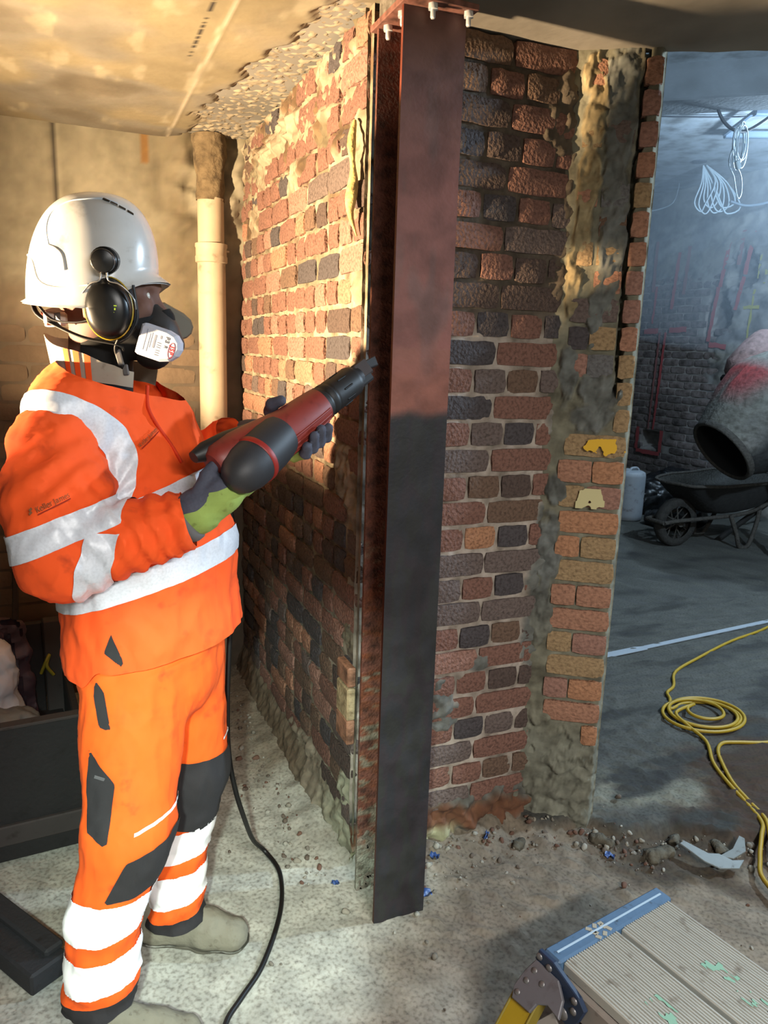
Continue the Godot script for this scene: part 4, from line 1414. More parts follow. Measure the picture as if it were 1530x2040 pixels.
func build_right_room() -> void:
	# white canister
	var t := thing("plastic_canister", "white plastic canister standing beyond the pier beside the wheelbarrow", "canister", Vector3(4.15, 0.05, -3.66))
	var cm := mat("canister_white", Color(0.60, 0.63, 0.66), 0.55, "grime", 2.0)
	part("body", Geo.new().lathe(Transform3D(), [Vector2(0.0, 0.0), Vector2(0.115, 0.0), Vector2(0.128, 0.012), Vector2(0.134, 0.05), Vector2(0.134, 0.2), Vector2(0.131, 0.21), Vector2(0.134, 0.22), Vector2(0.134, 0.42), Vector2(0.126, 0.455), Vector2(0.10, 0.468), Vector2(0.04, 0.47), Vector2(0, 0.47)], 28), cm, t)
	part("cap", Geo.new().lathe(Transform3D(Basis(), Vector3(-0.06, 0.468, 0.0)), [Vector2(0.03, 0), Vector2(0.03, 0), Vector2(0.028, 0.02), Vector2(0.026, 0.022), Vector2(0, 0.022)], 14), cm, t)
	part("handle", Geo.new().tube(curve([Vector3(-0.02, 0.465, 0), Vector3(0.0, 0.49, 0), Vector3(0.06, 0.49, 0), Vector3(0.085, 0.465, 0)], 4), 0.012, 8), cm, t)
	# black sheeting heaped by the wall
	sack2("plastic_sheeting", "crumpled black plastic sheeting heaped against the far wall", Vector3(4.75, 0.05, -3.95), Vector3(0.55, 0.40, 0.30), 0.02, Color(0.07, 0.075, 0.085), 0.4, 61)
	sack2("plastic_sheeting", "black rubble sack lying between the canister and the wheelbarrow", Vector3(4.38, 0.05, -3.30), Vector3(0.26, 0.20, 0.20), 0.02, Color(0.065, 0.068, 0.075), 0.45, 71)
	# wheelbarrow
	var w := thing("wheelbarrow", "mud caked dark wheelbarrow under the mouth of the cement mixer", "wheelbarrow", WB, WB_TURN)
	var mud := mat("barrow_mud", Color(0.10, 0.095, 0.09), 0.85, "dust", 3.0, "rough", 0.4)
	var rimm := mat("barrow_rim", Color(0.235, 0.22, 0.20), 0.85, "dust", 5.0, "rough", 0.4)
	# local: wheel at the origin, handles towards +x
	var ring := func(y: float, l0: float, l1: float, hw: float) -> PackedVector3Array:
		var r := PackedVector3Array()
		for k in 32:
			var a := TAU * k / 32.0
			var cx := (l0 + l1) * 0.5
			var s := pow(absf(cos(a)), 0.5) * signf(cos(a))
			var q := pow(absf(sin(a)), 0.6) * signf(sin(a))
			var wd := hw * (0.82 + 0.18 * clampf((s + 1.0) * 0.7, 0, 1))
			r.append(Vector3(cx + s * (l1 - l0) * 0.5, y + 0.02 * s + fn.get_noise_2d(k * 90.0, y * 900.0) * 0.01, -q * wd))
		return r
	var outer := [ring.call(0.30, 0.22, 0.62, 0.20), ring.call(0.34, 0.12, 0.72, 0.26), ring.call(0.45, -0.02, 0.86, 0.32), ring.call(0.545, -0.12, 0.97, 0.35)]
	part("tray", Geo.new().loft(outer, true, false), mud, w)
	var inner := [ring.call(0.545, -0.11, 0.96, 0.34), ring.call(0.46, 0.0, 0.85, 0.31), ring.call(0.43, 0.1, 0.74, 0.26)]
	part("mortar_load", Geo.new().loft(inner, false, true), mat("wet_mortar", Color(0.16, 0.155, 0.135), 0.7, "dust", 4.0, "rough", 0.5), w)
	var rim_pts := Array(ring.call(0.55, -0.125, 0.975, 0.355))
	rim_pts.append(rim_pts[0])
	part("rim", Geo.new().tube(rim_pts, 0.014, 8), rimm, w, "rim crusted with pale mortar")
	var wheel := part("wheel", Geo.new().lathe(Transform3D(Basis(Vector3.RIGHT, PI / 2), Vector3(-0.02, 0.2, 0)), [Vector2(0.135, -0.035), Vector2(0.16, -0.045), Vector2(0.19, -0.04), Vector2(0.2, -0.02), Vector2(0.202, 0.0), Vector2(0.2, 0.02), Vector2(0.19, 0.04), Vector2(0.16, 0.045), Vector2(0.135, 0.035)], 28), mat("tyre_mud", Color(0.15, 0.14, 0.125), 0.9, "dust", 3.0, "rough", 0.5), w)
	part("hub", Geo.new().lathe(Transform3D(Basis(Vector3.RIGHT, PI / 2), Vector3(-0.02, 0.2, 0)), [Vector2(0.0, -0.07), Vector2(0.028, -0.07), Vector2(0.028, -0.07), Vector2(0.03, 0.07), Vector2(0.03, 0.07), Vector2(0, 0.07)], 12), rimm, wheel)
	for k in 12:
		var a := TAU * k / 12.0
		part("spoke", Geo.new().tube([Vector3(-0.02 + cos(a) * 0.025, 0.2 + sin(a) * 0.025, 0.025 * (1 if k % 2 else -1)), Vector3(-0.02 + cos(a) * 0.14, 0.2 + sin(a) * 0.14, 0)], 0.006, 5), rimm, wheel)
	for s in [-1.0, 1.0]:
		part("frame_tube", Geo.new().tube(curve([Vector3(-0.23, 0.22, s * 0.10), Vector3(-0.1, 0.235, s * 0.11), Vector3(0.15, 0.255, s * 0.16), Vector3(0.55, 0.29, s * 0.20), Vector3(0.9, 0.44, s * 0.25), Vector3(1.35, 0.60, s * 0.29)], 5), 0.017, 8), rimm, w)
		part("leg", Geo.new().tube(curve([Vector3(0.36, 0.28, s * 0.2), Vector3(0.42, 0.12, s * 0.23), Vector3(0.45, 0.02, s * 0.24), Vector3(0.50, 0.005, s * 0.24), Vector3(0.56, 0.03, s * 0.24), Vector3(0.64, 0.2, s * 0.22), Vector3(0.68, 0.34, s * 0.2)], 4), 0.018, 8), rimm, w)
	part("axle_bar", Geo.new().tube([Vector3(-0.23, 0.22, -0.1), Vector3(-0.23, 0.22, 0.1)], 0.017, 8), rimm, w)
	# cement mixer
	var m := thing("cement_mixer", "cement mixer with a red and white crusted drum tipped over the wheelbarrow", "cement mixer", Vector3(4.10, 0.05, -2.45))
	var xm := func(x: float, _a: float, p: Vector3) -> Color:
		return Color.WHITE
	var ax := Vector3(0.66, 0.52, 0.10).normalized()
	var org := MIX - Vector3(4.10, 0.05, -2.45)
	var big := 1.28
	var xf := frame_at(org, ax, Vector3.UP)
	var ty := Transform3D(Basis(xf.basis.y, xf.basis.x, -xf.basis.z), org)
	var drum := Geo.new()
	var prof := [Vector2(0.195, 0.0), Vector2(0.215, 0.03), Vector2(0.25, 0.12), Vector2(0.30, 0.24), Vector2(0.335, 0.36), Vector2(0.34, 0.40), Vector2(0.33, 0.47), Vector2(0.29, 0.58), Vector2(0.22, 0.66), Vector2(0.0, 0.68)]
	for k in prof.size():
		prof[k] *= big
	drum.lathe(ty, prof, 40)
	drum.colored = true
	var nn := drum.normals()
	for k in drum.v.size():
		var p := drum.v[k]
		var n := fn.get_noise_3d(p.x * 500.0, p.y * 500.0, p.z * 500.0)
		drum.v[k] += nn[k] * n * 0.02
		var along := (p - org).dot(ax)
		var c := Color(0.40, 0.39, 0.37).lerp(Color(0.16, 0.16, 0.165), sstep(0.05, -0.35, nn[k].y + n * 0.5))  # shade on the underside is put into the drum's colour
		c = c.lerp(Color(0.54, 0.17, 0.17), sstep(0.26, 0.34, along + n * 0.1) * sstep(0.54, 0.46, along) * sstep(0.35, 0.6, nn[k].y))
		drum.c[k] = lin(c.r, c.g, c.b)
	part("drum", drum, vcol(mat("drum_paint_shaded", Color.WHITE, 0.8, "dust", 3.0, "rough", 0.4)), m)
	part("drum_inside", Geo.new().lathe(ty, [Vector2(0.245, 0.0), Vector2(0.307, 0.18), Vector2(0.40, 0.49), Vector2(0.256, 0.79), Vector2(0, 0.82)], 32), mat("drum_dark", Color(0.06, 0.065, 0.07), 0.9), m)
	part("drum_lip", Geo.new().lathe(ty, [Vector2(0.243, 0.0), Vector2(0.243, -0.015), Vector2(0.253, -0.02), Vector2(0.268, -0.013), Vector2(0.274, 0.025)], 32), rimm, m)
	var hood := func(y: float, l0: float, l1: float, w0: float) -> PackedVector3Array:
		var r := PackedVector3Array()
		for k in 20:
			var a := TAU * k / 20.0
			r.append(Vector3(lerpf(l0, l1, 0.5 + 0.5 * cos(a) * (0.8 + 0.2 * absf(cos(a)))), y, -sin(a) * w0))
		return r
	var eo := Vector3(-0.12, 1.40, 0.02)
	var rings := []
	for q in [[0.0, -0.05, 0.52, 0.20], [0.03, -0.07, 0.55, 0.21], [0.12, -0.05, 0.56, 0.21], [0.20, 0.03, 0.55, 0.19], [0.27, 0.10, 0.52, 0.16], [0.33, 0.18, 0.48, 0.12], [0.35, 0.22, 0.44, 0.08]]:
		var r: PackedVector3Array = hood.call(q[0], q[1], q[2], q[3])
		for k in r.size():
			r[k] += eo
		rings.append(r)
	part("engine_hood", Geo.new().loft(rings), mat("hood_pink", Color(0.47, 0.37, 0.36), 0.8, "dust", 3.0, "rough", 0.3), m, "dusty pinkish hood over the drum")
	part("hood_base", Geo.new().box(Transform3D(Basis(), eo + Vector3(0.24, -0.03, 0)), Vector3(0.5, 0.06, 0.32), 0.02), mud, m)
	part("yoke", Geo.new().tube(curve([org + ax * 0.42 + Vector3(0, -0.05, 0.36), org + ax * 0.5 + Vector3(0.1, -0.35, 0.3), Vector3(0.5, 0.5, 0.1), Vector3(0.55, 0.35, 0.0)], 5), 0.028, 8), mud, m)
	for q in [Vector3(0.2, 0.0, 0.32), Vector3(0.25, 0.0, -0.3), Vector3(0.95, 0.0, 0.0)]:
		part("leg", Geo.new().tube([Vector3(0.55, 0.45, 0.0), q], 0.024, 8), mud, m)
	# yellow power cable: a loose coil on the slab with two runs leaving it
	var pts := []
	for p in [Vector3(3.5, 0.06, -1.25), Vector3(2.94, 0.058, -1.018), Vector3(2.55, 0.058, -0.92), Vector3(2.2, 0.058, -0.80), Vector3(1.95, 0.058, -0.70), Vector3(1.82, 0.058, -0.575), Vector3(1.74, 0.058, -0.53), Vector3(1.70, 0.06, -0.47)]:
		pts.append(p)
	for k in 46:
		var a := 2.2 - k * TAU / 11.0
		var lay := k / 11.0
		var r := 0.160 - 0.016 * sin(lay * 2.6 + 0.4) - (0.085 if k > 33 else 0.0) * sstep(33, 38, k)
		pts.append(Vector3(1.728 + 0.02 * sin(lay * 2.1) + cos(a) * r * 1.02, 0.058 + 0.0045 * lay, -0.30 + 0.01 * cos(lay * 3.0) - sin(a) * r * 0.85))
	for p in [Vector3(1.60, 0.078, -0.33), Vector3(1.575, 0.07, -0.24), Vector3(1.56, 0.06, -0.12), Vector3(1.465, 0.058, 0.008), Vector3(1.41, 0.056, 0.13), Vector3(1.375, 0.05, 0.251), Vector3(1.335, 0.05, 0.345), Vector3(1.27, 0.05, 0.40), Vector3(1.19, 0.035, 0.467), Vector3(1.125, 0.03, 0.541), Vector3(1.1, 0.03, 0.7), Vector3(1.15, 0.03, 0.95)]:
		pts.append(p)
	var yc := mat("cable_yellow", Color(0.58, 0.47, 0.08), 0.5)
	var o := part("power_cable", Geo.new().tube(curve(pts, 5), 0.0075, 7), yc, self)
	tag(o, "long yellow power cable lying in a loose coil on the concrete slab", "cable")
	var q2 := [Vector3(2.4, 0.06, -0.10), Vector3(1.95, 0.058, -0.04), Vector3(1.80, 0.058, -0.033), Vector3(1.68, 0.058, -0.075), Vector3(1.615, 0.058, -0.09), Vector3(1.55, 0.058, -0.05), Vector3(1.49, 0.058, 0.03), Vector3(1.425, 0.057, 0.14), Vector3(1.39, 0.052, 0.25), Vector3(1.36, 0.05, 0.34), Vector3(1.28, 0.045, 0.43), Vector3(1.24, 0.04, 0.50), Vector3(1.26, 0.035, 0.57), Vector3(1.20, 0.03, 0.70), Vector3(1.3, 0.03, 0.9)]
	o = part("power_cable_001", Geo.new().tube(curve(q2, 5), 0.0075, 7), yc, self)
	tag(o, "yellow power cable bending sharply on the slab, right of the coil", "cable")
	var q3 := [Vector3(1.75, 0.055, 0.33), Vector3(1.52, 0.053, 0.31), Vector3(1.40, 0.05, 0.36), Vector3(1.36, 0.06, 0.40), Vector3(1.30, 0.045, 0.50), Vector3(1.40, 0.035, 0.60), Vector3(1.6, 0.03, 0.66)]
	o = part("power_cable_002", Geo.new().tube(curve(q3, 5), 0.0075, 7), yc, self)
	tag(o, "short loop of yellow power cable at the right edge, above the ladder platform", "cable")
	# pale trunking strip on the slab
	var st := part("trunking_strip", Geo.new().bar(Vector3(-0.7, 0, 0.06), Vector3(0.02, 0, 0.0), 0.006, 0.05, Vector3.UP, 0.001).bar(Vector3(0.02, 0, 0), Vector3(1.7, 0, -0.155), 0.006, 0.032, Vector3.UP, 0.001), mat("strip_grey", Color(0.53, 0.56, 0.59), 0.6), self)
	st.position = Vector3(2.0, 0.057, -1.0)
	tag(st, "long flat pale grey strip lying across the dark slab", "strip")
	# broken grey shards in the dirt
	var shm := mat("shard_grey", Color(0.46, 0.49, 0.49), 0.6, "grime", 5.0)
	var sh := part("plastic_shard", Geo.new().prism(PackedVector2Array([Vector2(-0.055, -0.10), Vector2(-0.035, -0.102), Vector2(0.0, -0.035), Vector2(0.03, -0.02), Vector2(0.05, 0.015), Vector2(0.085, 0.03), Vector2(0.045, 0.045), Vector2(-0.01, 0.02), Vector2(-0.035, -0.02)]), Transform3D(Basis(Vector3(1, 0, 0), Vector3(0, 0, 1), Vector3(0, 1, 0)), Vector3.ZERO), 0.006, 0.001), shm, self)
	sh.transform = Transform3D(Basis.from_euler(Vector3(0.25, 0.1, 0.1)), Vector3(1.045, 0.035, 0.435))
	tag(sh, "broken curved grey plastic shard in the dirt, right of the pier foot", "shard")
	sh = part("plastic_shard_001", Geo.new().prism(PackedVector2Array([Vector2(-0.055, -0.012), Vector2(0.0, -0.018), Vector2(0.05, -0.05), Vector2(0.058, -0.035), Vector2(0.03, 0.005), Vector2(-0.02, 0.012)]), Transform3D(Basis(Vector3(1, 0, 0), Vector3(0, 0, 1), Vector3(0, 1, 0)), Vector3.ZERO), 0.007, 0.001), shm, self)
	sh.transform = Transform3D(Basis.from_euler(Vector3(0.2, -0.1, 0.25)), Vector3(1.13, 0.04, 0.43))
	tag(sh, "narrow jagged grey shard beside the curved shard", "shard")
	# cables under the far ceiling
	var wc := mat("cable_white", Color(0.60, 0.65, 0.68), 0.5)
	var coil := []
	var cc := Vector3(3.48, 2.955, -2.18)
	var e1 := Vector3(0.88, 0, -0.47).normalized()
	for k in 90:
		var a := k * TAU / 12.0
		var l := k / 12.0
		coil.append(cc + e1 * (cos(a) * (0.115 + 0.02 * sin(l * 4.1))) + Vector3.UP * (sin(a) * (0.12 + 0.02 * cos(l * 3.3)) + 0.012 * sin(l * 2.0)) + Vector3(0.012 * sin(l * 1.7), 0, 0.02 * sin(l)))
	for p in [Vector3(3.42, 2.86, -2.2), Vector3(3.49, 2.77, -2.21), Vector3(3.56, 2.68, -2.24), Vector3(3.62, 2.65, -2.27), Vector3(3.66, 2.70, -2.29), Vector3(3.62, 2.79, -2.27), Vector3(3.53, 2.84, -2.23)]:
		coil.append(p)
	o = part("cable_coil", Geo.new().tube(curve(coil, 3), 0.0042, 5), wc, self)
	tag(o, "coil of thin white cable hanging under the far ceiling", "cable")
	var bun := thing("cable_bundle", "bundle of looped white cables hanging from the far ceiling", "cable", Vector3(4.93, 3.36, -4.0))
	for k in 7:
		var s := (k - 3) * 0.028
		var l := 0.42 + 0.03 * sin(k * 2.3)
		part("loop", Geo.new().tube(curve([Vector3(0, -0.01, 0), Vector3(0.03 + s * 0.6, -l * 0.4, 0.05 + s * 0.3), Vector3(0.05 + s, -l * 0.8, 0.06 + s), Vector3(0.10 + s, -l, 0.10 + s), Vector3(0.16 + s * 1.6, -l * 0.85, 0.14 + s), Vector3(0.14 + s, -l * 0.4, 0.12), Vector3(0.02, -0.01, 0.02)], 4), 0.008, 5), wc, bun)
	o = part("hanging_cable", Geo.new().tube(curve([Vector3(5.12, 3.02, -3.8), Vector3(5.25, 2.98, -3.7), Vector3(5.38, 3.02, -3.5), Vector3(5.45, 3.15, -3.2), Vector3(5.5, 3.37, -3.0)], 6), 0.012, 6), mat("cable_dull", Color(0.40, 0.45, 0.50), 0.6), self)
	tag(o, "dull grey cable sagging from the hanging bundle towards the right", "cable")
	var dk := mat("cable_dark", Color(0.13, 0.14, 0.17), 0.6)
	o = part("hanging_cable_001", Geo.new().tube(curve([Vector3(3.25, 3.36, -2.24), Vector3(3.26, 3.25, -2.22), Vector3(3.30, 3.12, -2.2), Vector3(3.40, 3.05, -2.19), Vector3(3.55, 3.06, -2.19), Vector3(3.72, 3.2, -2.1), Vector3(3.82, 3.36, -2.0)], 6), 0.011, 6), dk, self)
	tag(o, "dark cable hanging in a loop from the far ceiling beside the white coil", "cable")
	o = part("hanging_cable_002", Geo.new().tube(curve([Vector3(3.28, 3.34, -3.10), Vector3(3.6, 3.335, -2.95), Vector3(4.0, 3.34, -2.75), Vector3(4.3, 3.345, -2.5)], 5), 0.006, 5), dk, self)
	tag(o, "thin dark cable running along the far ceiling from the pier", "cable")
	o = part("hanging_cable_003", Geo.new().tube(curve([Vector3(4.9, 3.12, -6.0), Vector3(5.0, 3.09, -5.5), Vector3(5.1, 3.09, -5.1), Vector3(5.25, 3.14, -4.75), Vector3(5.3, 3.3, -4.7), Vector3(5.3, 3.37, -4.7)], 5), 0.007, 5), wc, self)
	tag(o, "thin white cable sagging low over the far wall beside the pier", "cable")
	var pl := part("cable_plug", Geo.new().box(Transform3D(Basis(Vector3.BACK, 0.5), Vector3.ZERO), Vector3(0.035, 0.055, 0.03), 0.006), wc, self)
	pl.position = Vector3(3.40, 2.81, -2.10)
	tag(pl, "small white plug hanging under the white cable coil", "plug")
	var tr := thing("cable_tray", "grey ceiling tray with two rails at the right edge of the far ceiling", "cable tray", Vector3(4.1, 3.33, -2.55))
	var tm := mat("tray_grey", Color(0.30, 0.36, 0.42), 0.6)
	part("rail", Geo.new().bar(Vector3(-0.16, -0.02, 0.02), Vector3(0.9, -0.02, 0.55), 0.05, 0.06, Vector3.UP, 0.008), tm, tr)
	part("rail", Geo.new().bar(Vector3(0.10, -0.02, -0.50), Vector3(1.2, -0.02, 0.10), 0.05, 0.06, Vector3.UP, 0.008), tm, tr)
	part("end_bar", Geo.new().bar(Vector3(-0.16, -0.02, 0.02), Vector3(0.10, -0.02, -0.50), 0.02, 0.03, Vector3.UP, 0.004), tm, tr)
	var rose := part("ceiling_rose", Geo.new().lathe(Transform3D(), [Vector2(0.07, 0.0), Vector2(0.068, -0.008), Vector2(0.05, -0.012), Vector2(0, -0.012)], 18), mat("rose_dark", Color(0.20, 0.22, 0.25), 0.8), self)
	rose.position = Vector3(4.81, 3.36, -3.93)
	tag(rose, "small dark round hole cover on the far ceiling", "ceiling cover")

func sack2(called: String, label: String, at: Vector3, half: Vector3, cell: float, col: Color, rough: float, sd: float) -> void:
	var f := Field.new(-half - Vector3.ONE * 0.08, half + Vector3(0.08, half.y + 0.08, 0.08), cell)
	f.bone(Vector3(-half.x * 0.55, half.y * 0.3, 0), Vector3(half.x * 0.5, half.y * 0.45, 0), half.z * 0.8, half.z, 0.05, Vector3(0, 0, 1), half.y / half.z * 0.5, half.y / half.z * 0.55)
	f.bone(Vector3(half.x * 0.1, half.y * 0.4, 0), Vector3(half.x * 0.3, half.y * 0.7, 0.02), half.z * 0.6, half.z * 0.35, 0.05)
	var g := f.surface()
	crumple(g, 0.035, 260.0, sd)
	crumple(g, 0.012, 900.0, sd + 9.0)
	for k in g.v.size():
		g.v[k].y = maxf(g.v[k].y, 0.0)
	var o := part(numbered(called), g, mat(called + str(int(sd)), col, rough), self)
	o.position = at
	tag(o, label, "sheeting" if half.x > 0.4 else "sack")

const WB := Vector3(3.85, 0.05, -2.72)
const WB_TURN := 0.0
const MIX := Vector3(3.75, 0.90, -2.26)

func build_rubble() -> void:
	# loose crumbs of mortar and brick: beyond counting, one object each
	var stone := Geo.new()
	var f := Field.new(Vector3.ONE * -0.02, Vector3.ONE * 0.02, 0.006)
	f.bone(Vector3(-0.004, 0, 0), Vector3(0.004, 0.002, 0), 0.008, 0.006, 0.004)
	stone = f.surface()
	for k in stone.v.size():
		stone.v[k] *= 1.0 + 0.5 * fn.get_noise_3dv(stone.v[k] * 9000.0)
	var mesh := stone.mesh()
	var mm := MultiMesh.new()
	mm.transform_format = MultiMesh.TRANSFORM_3D
	mm.use_colors = true
	mm.mesh = mesh
	var spots := []
	for k in 900:
		var r := rng.randf()
		var x: float
		var z: float
		if r < 0.36:  # along the foot of the front face and the splay
			x = rng.randf_range(0.0, 0.9)
			z = 0.03 + absf(rng.randfn(0.0, 0.09)) + maxf(0.0, (x - 0.6) * 0.6)
		elif r < 0.62:  # along the slab edge
			x = rng.randf_range(0.75, 1.5)
			z = slab_edge(x) + 0.02 + absf(rng.randfn(0.0, 0.08))
		elif r < 0.82:  # along the left face
			z = rng.randf_range(-1.3, 0.05)
			x = -0.09 - absf(rng.randfn(0.0, 0.06))
		else:
			x = rng.randf_range(-0.6, 1.1)
			z = rng.randf_range(-0.6, 1.0)
		spots.append([x, z, pow(rng.randf(), 3.0) * 1.1 + 0.22])
	mm.instance_count = spots.size()
	for k in spots.size():
		var s = spots[k]
		mm.set_instance_transform(k, Transform3D(Basis.from_euler(Vector3(rng.randf() * 6.0, rng.randf() * 6.0, rng.randf() * 6.0)).scaled(Vector3.ONE * s[2] * rng.randf_range(0.7, 1.3)), Vector3(s[0], floor_at(s[0], s[1]) + 0.002, s[1])))
		var c: Color = [Color(0.42, 0.40, 0.36), Color(0.5, 0.48, 0.43), Color(0.34, 0.30, 0.26), Color(0.36, 0.26, 0.21), Color(0.55, 0.54, 0.5)][rng.randi() % 5]
		mm.set_instance_color(k, c.srgb_to_linear())
	var o := MultiMeshInstance3D.new()
	o.name = "rubble"
	o.multimesh = mm
	o.material_override = vcol(mat("crumb", Color.WHITE, 0.95))
	add_child(o)
	tag(o, "loose crumbs of mortar and brick scattered on the floor", "rubble", "", "stuff")
	# lumps large enough to pick out
	for q in [[0.80, 0.20, 0.030, 0.018, "lump of grey mortar at the foot of the pier's splayed end"], [0.93, 0.31, 0.055, 0.022, "long greenish lump of mortar beside the slab edge"], [1.03, 0.27, 0.022, 0.016, "small brown clod below the slab edge"], [0.53, 0.12, 0.022, 0.016, "pale pebble at the foot of the brick face"], [1.12, 0.37, 0.03, 0.018, "brown clod behind the grey shards"]]:
		var lf := Field.new(Vector3.ONE * -0.09, Vector3.ONE * 0.09, 0.007)
		lf.bone(Vector3(-q[2] * 0.7, 0, 0), Vector3(q[2] * 0.7, 0, q[2] * 0.3), q[3], q[3] * 0.8, 0.01)
		var lg := lf.surface()
		crumple(lg, 0.006, 1500.0, q[0] * 10.0)
		var lo := part(numbered("mortar_lump"), lg, M["lump"] if M.has("lump") else mat("lump", Color(0.36, 0.34, 0.29), 0.95, "dust", 5.0, "rough", 0.4), self)
		lo.position = Vector3(q[0], floor_at(q[0], q[1]) + q[3] * 0.6, q[1])
		lo.rotation.y = q[0] * 7.0
		tag(lo, q[4], "mortar lump")
	# blue plastic scraps round the column foot
	var bm := mat("blue_plastic", Color(0.20, 0.30, 0.50), 0.4)
	for q in [[-0.075, 0.075, 0.024, 0.012, "tiny blue plastic scrap left of the column foot"], [0.150, 0.205, 0.030, 0.05, "crumpled blue plastic scrap right of the column foot"], [0.245, 0.085, 0.03, 0.03, "blue plastic scrap at the foot of the brick face"], [0.44, 0.07, 0.035, 0.012, "thin blue plastic sliver against the brick face"], [0.78, 0.26, 0.022, 0.03, "bluish flake below the slab edge"]]:
		var g := Geo.new().grid(span(-0.5, 0.5, 0.2), span(-0.5, 0.5, 0.2), func(u, w): return Vector3(u * q[2], 0.004 + fn.get_noise_2d(u * 220.0 + q[0] * 5000.0, w * 220.0) * 0.02, w * q[3]), null, true)
		var lo := part(numbered("plastic_scrap"), g, bm, self)
		lo.position = Vector3(q[0], floor_at(q[0], q[1]) + 0.006, q[1])
		lo.rotation.y = q[0] * 9.0
		tag(lo, q[4], "plastic scrap")

# ---------------------------------------------------------------- the worker and the drill (in axes turned 23 degrees: x is where he faces, z his right)

func pp(called: String, g: Geo, m, parent: Node, label := "") -> MeshInstance3D:
	for k in g.v.size():
		g.v[k] -= PO
	return part(called, g, m, parent, label)

func wrinkle(g: Geo, amp: float, freq: float, sd: float, sy := 1.0) -> void:
	var nn := g.normals()
	for k in g.v.size():
		var p := g.v[k] * freq
		var n := absf(fold.get_noise_3d(p.x + sd * 131.0, p.y * sy, p.z))
		g.v[k] += nn[k] * amp * (0.35 - n * 1.8)

func seg_dist(p: Vector3, pts: Array, rad: Array) -> float:
	var best := 9.0
	for k in pts.size() - 1:
		var ab: Vector3 = pts[k + 1] - pts[k]
		var t := clampf((p - pts[k]).dot(ab) / ab.length_squared(), 0, 1)
		best = minf(best, (p - pts[k] - ab * t).length() - lerpf(rad[k], rad[k + 1], t))
	return best

# convex polygon in the xy plane of the worker's axes as a field, positive inside
func poly_field(pts: Array) -> Callable:
	var area := 0.0
	for k in pts.size():
		area += pts[k].cross(pts[(k + 1) % pts.size()])
	var s := signf(area)
	return func(p: Vector3) -> float:
		var f := 9.0
		for k in pts.size():
			var a: Vector2 = pts[k]
			var e: Vector2 = (pts[(k + 1) % pts.size()] - a).normalized()
			f = minf(f, s * e.cross(Vector2(p.x, p.y) - a))
		return f

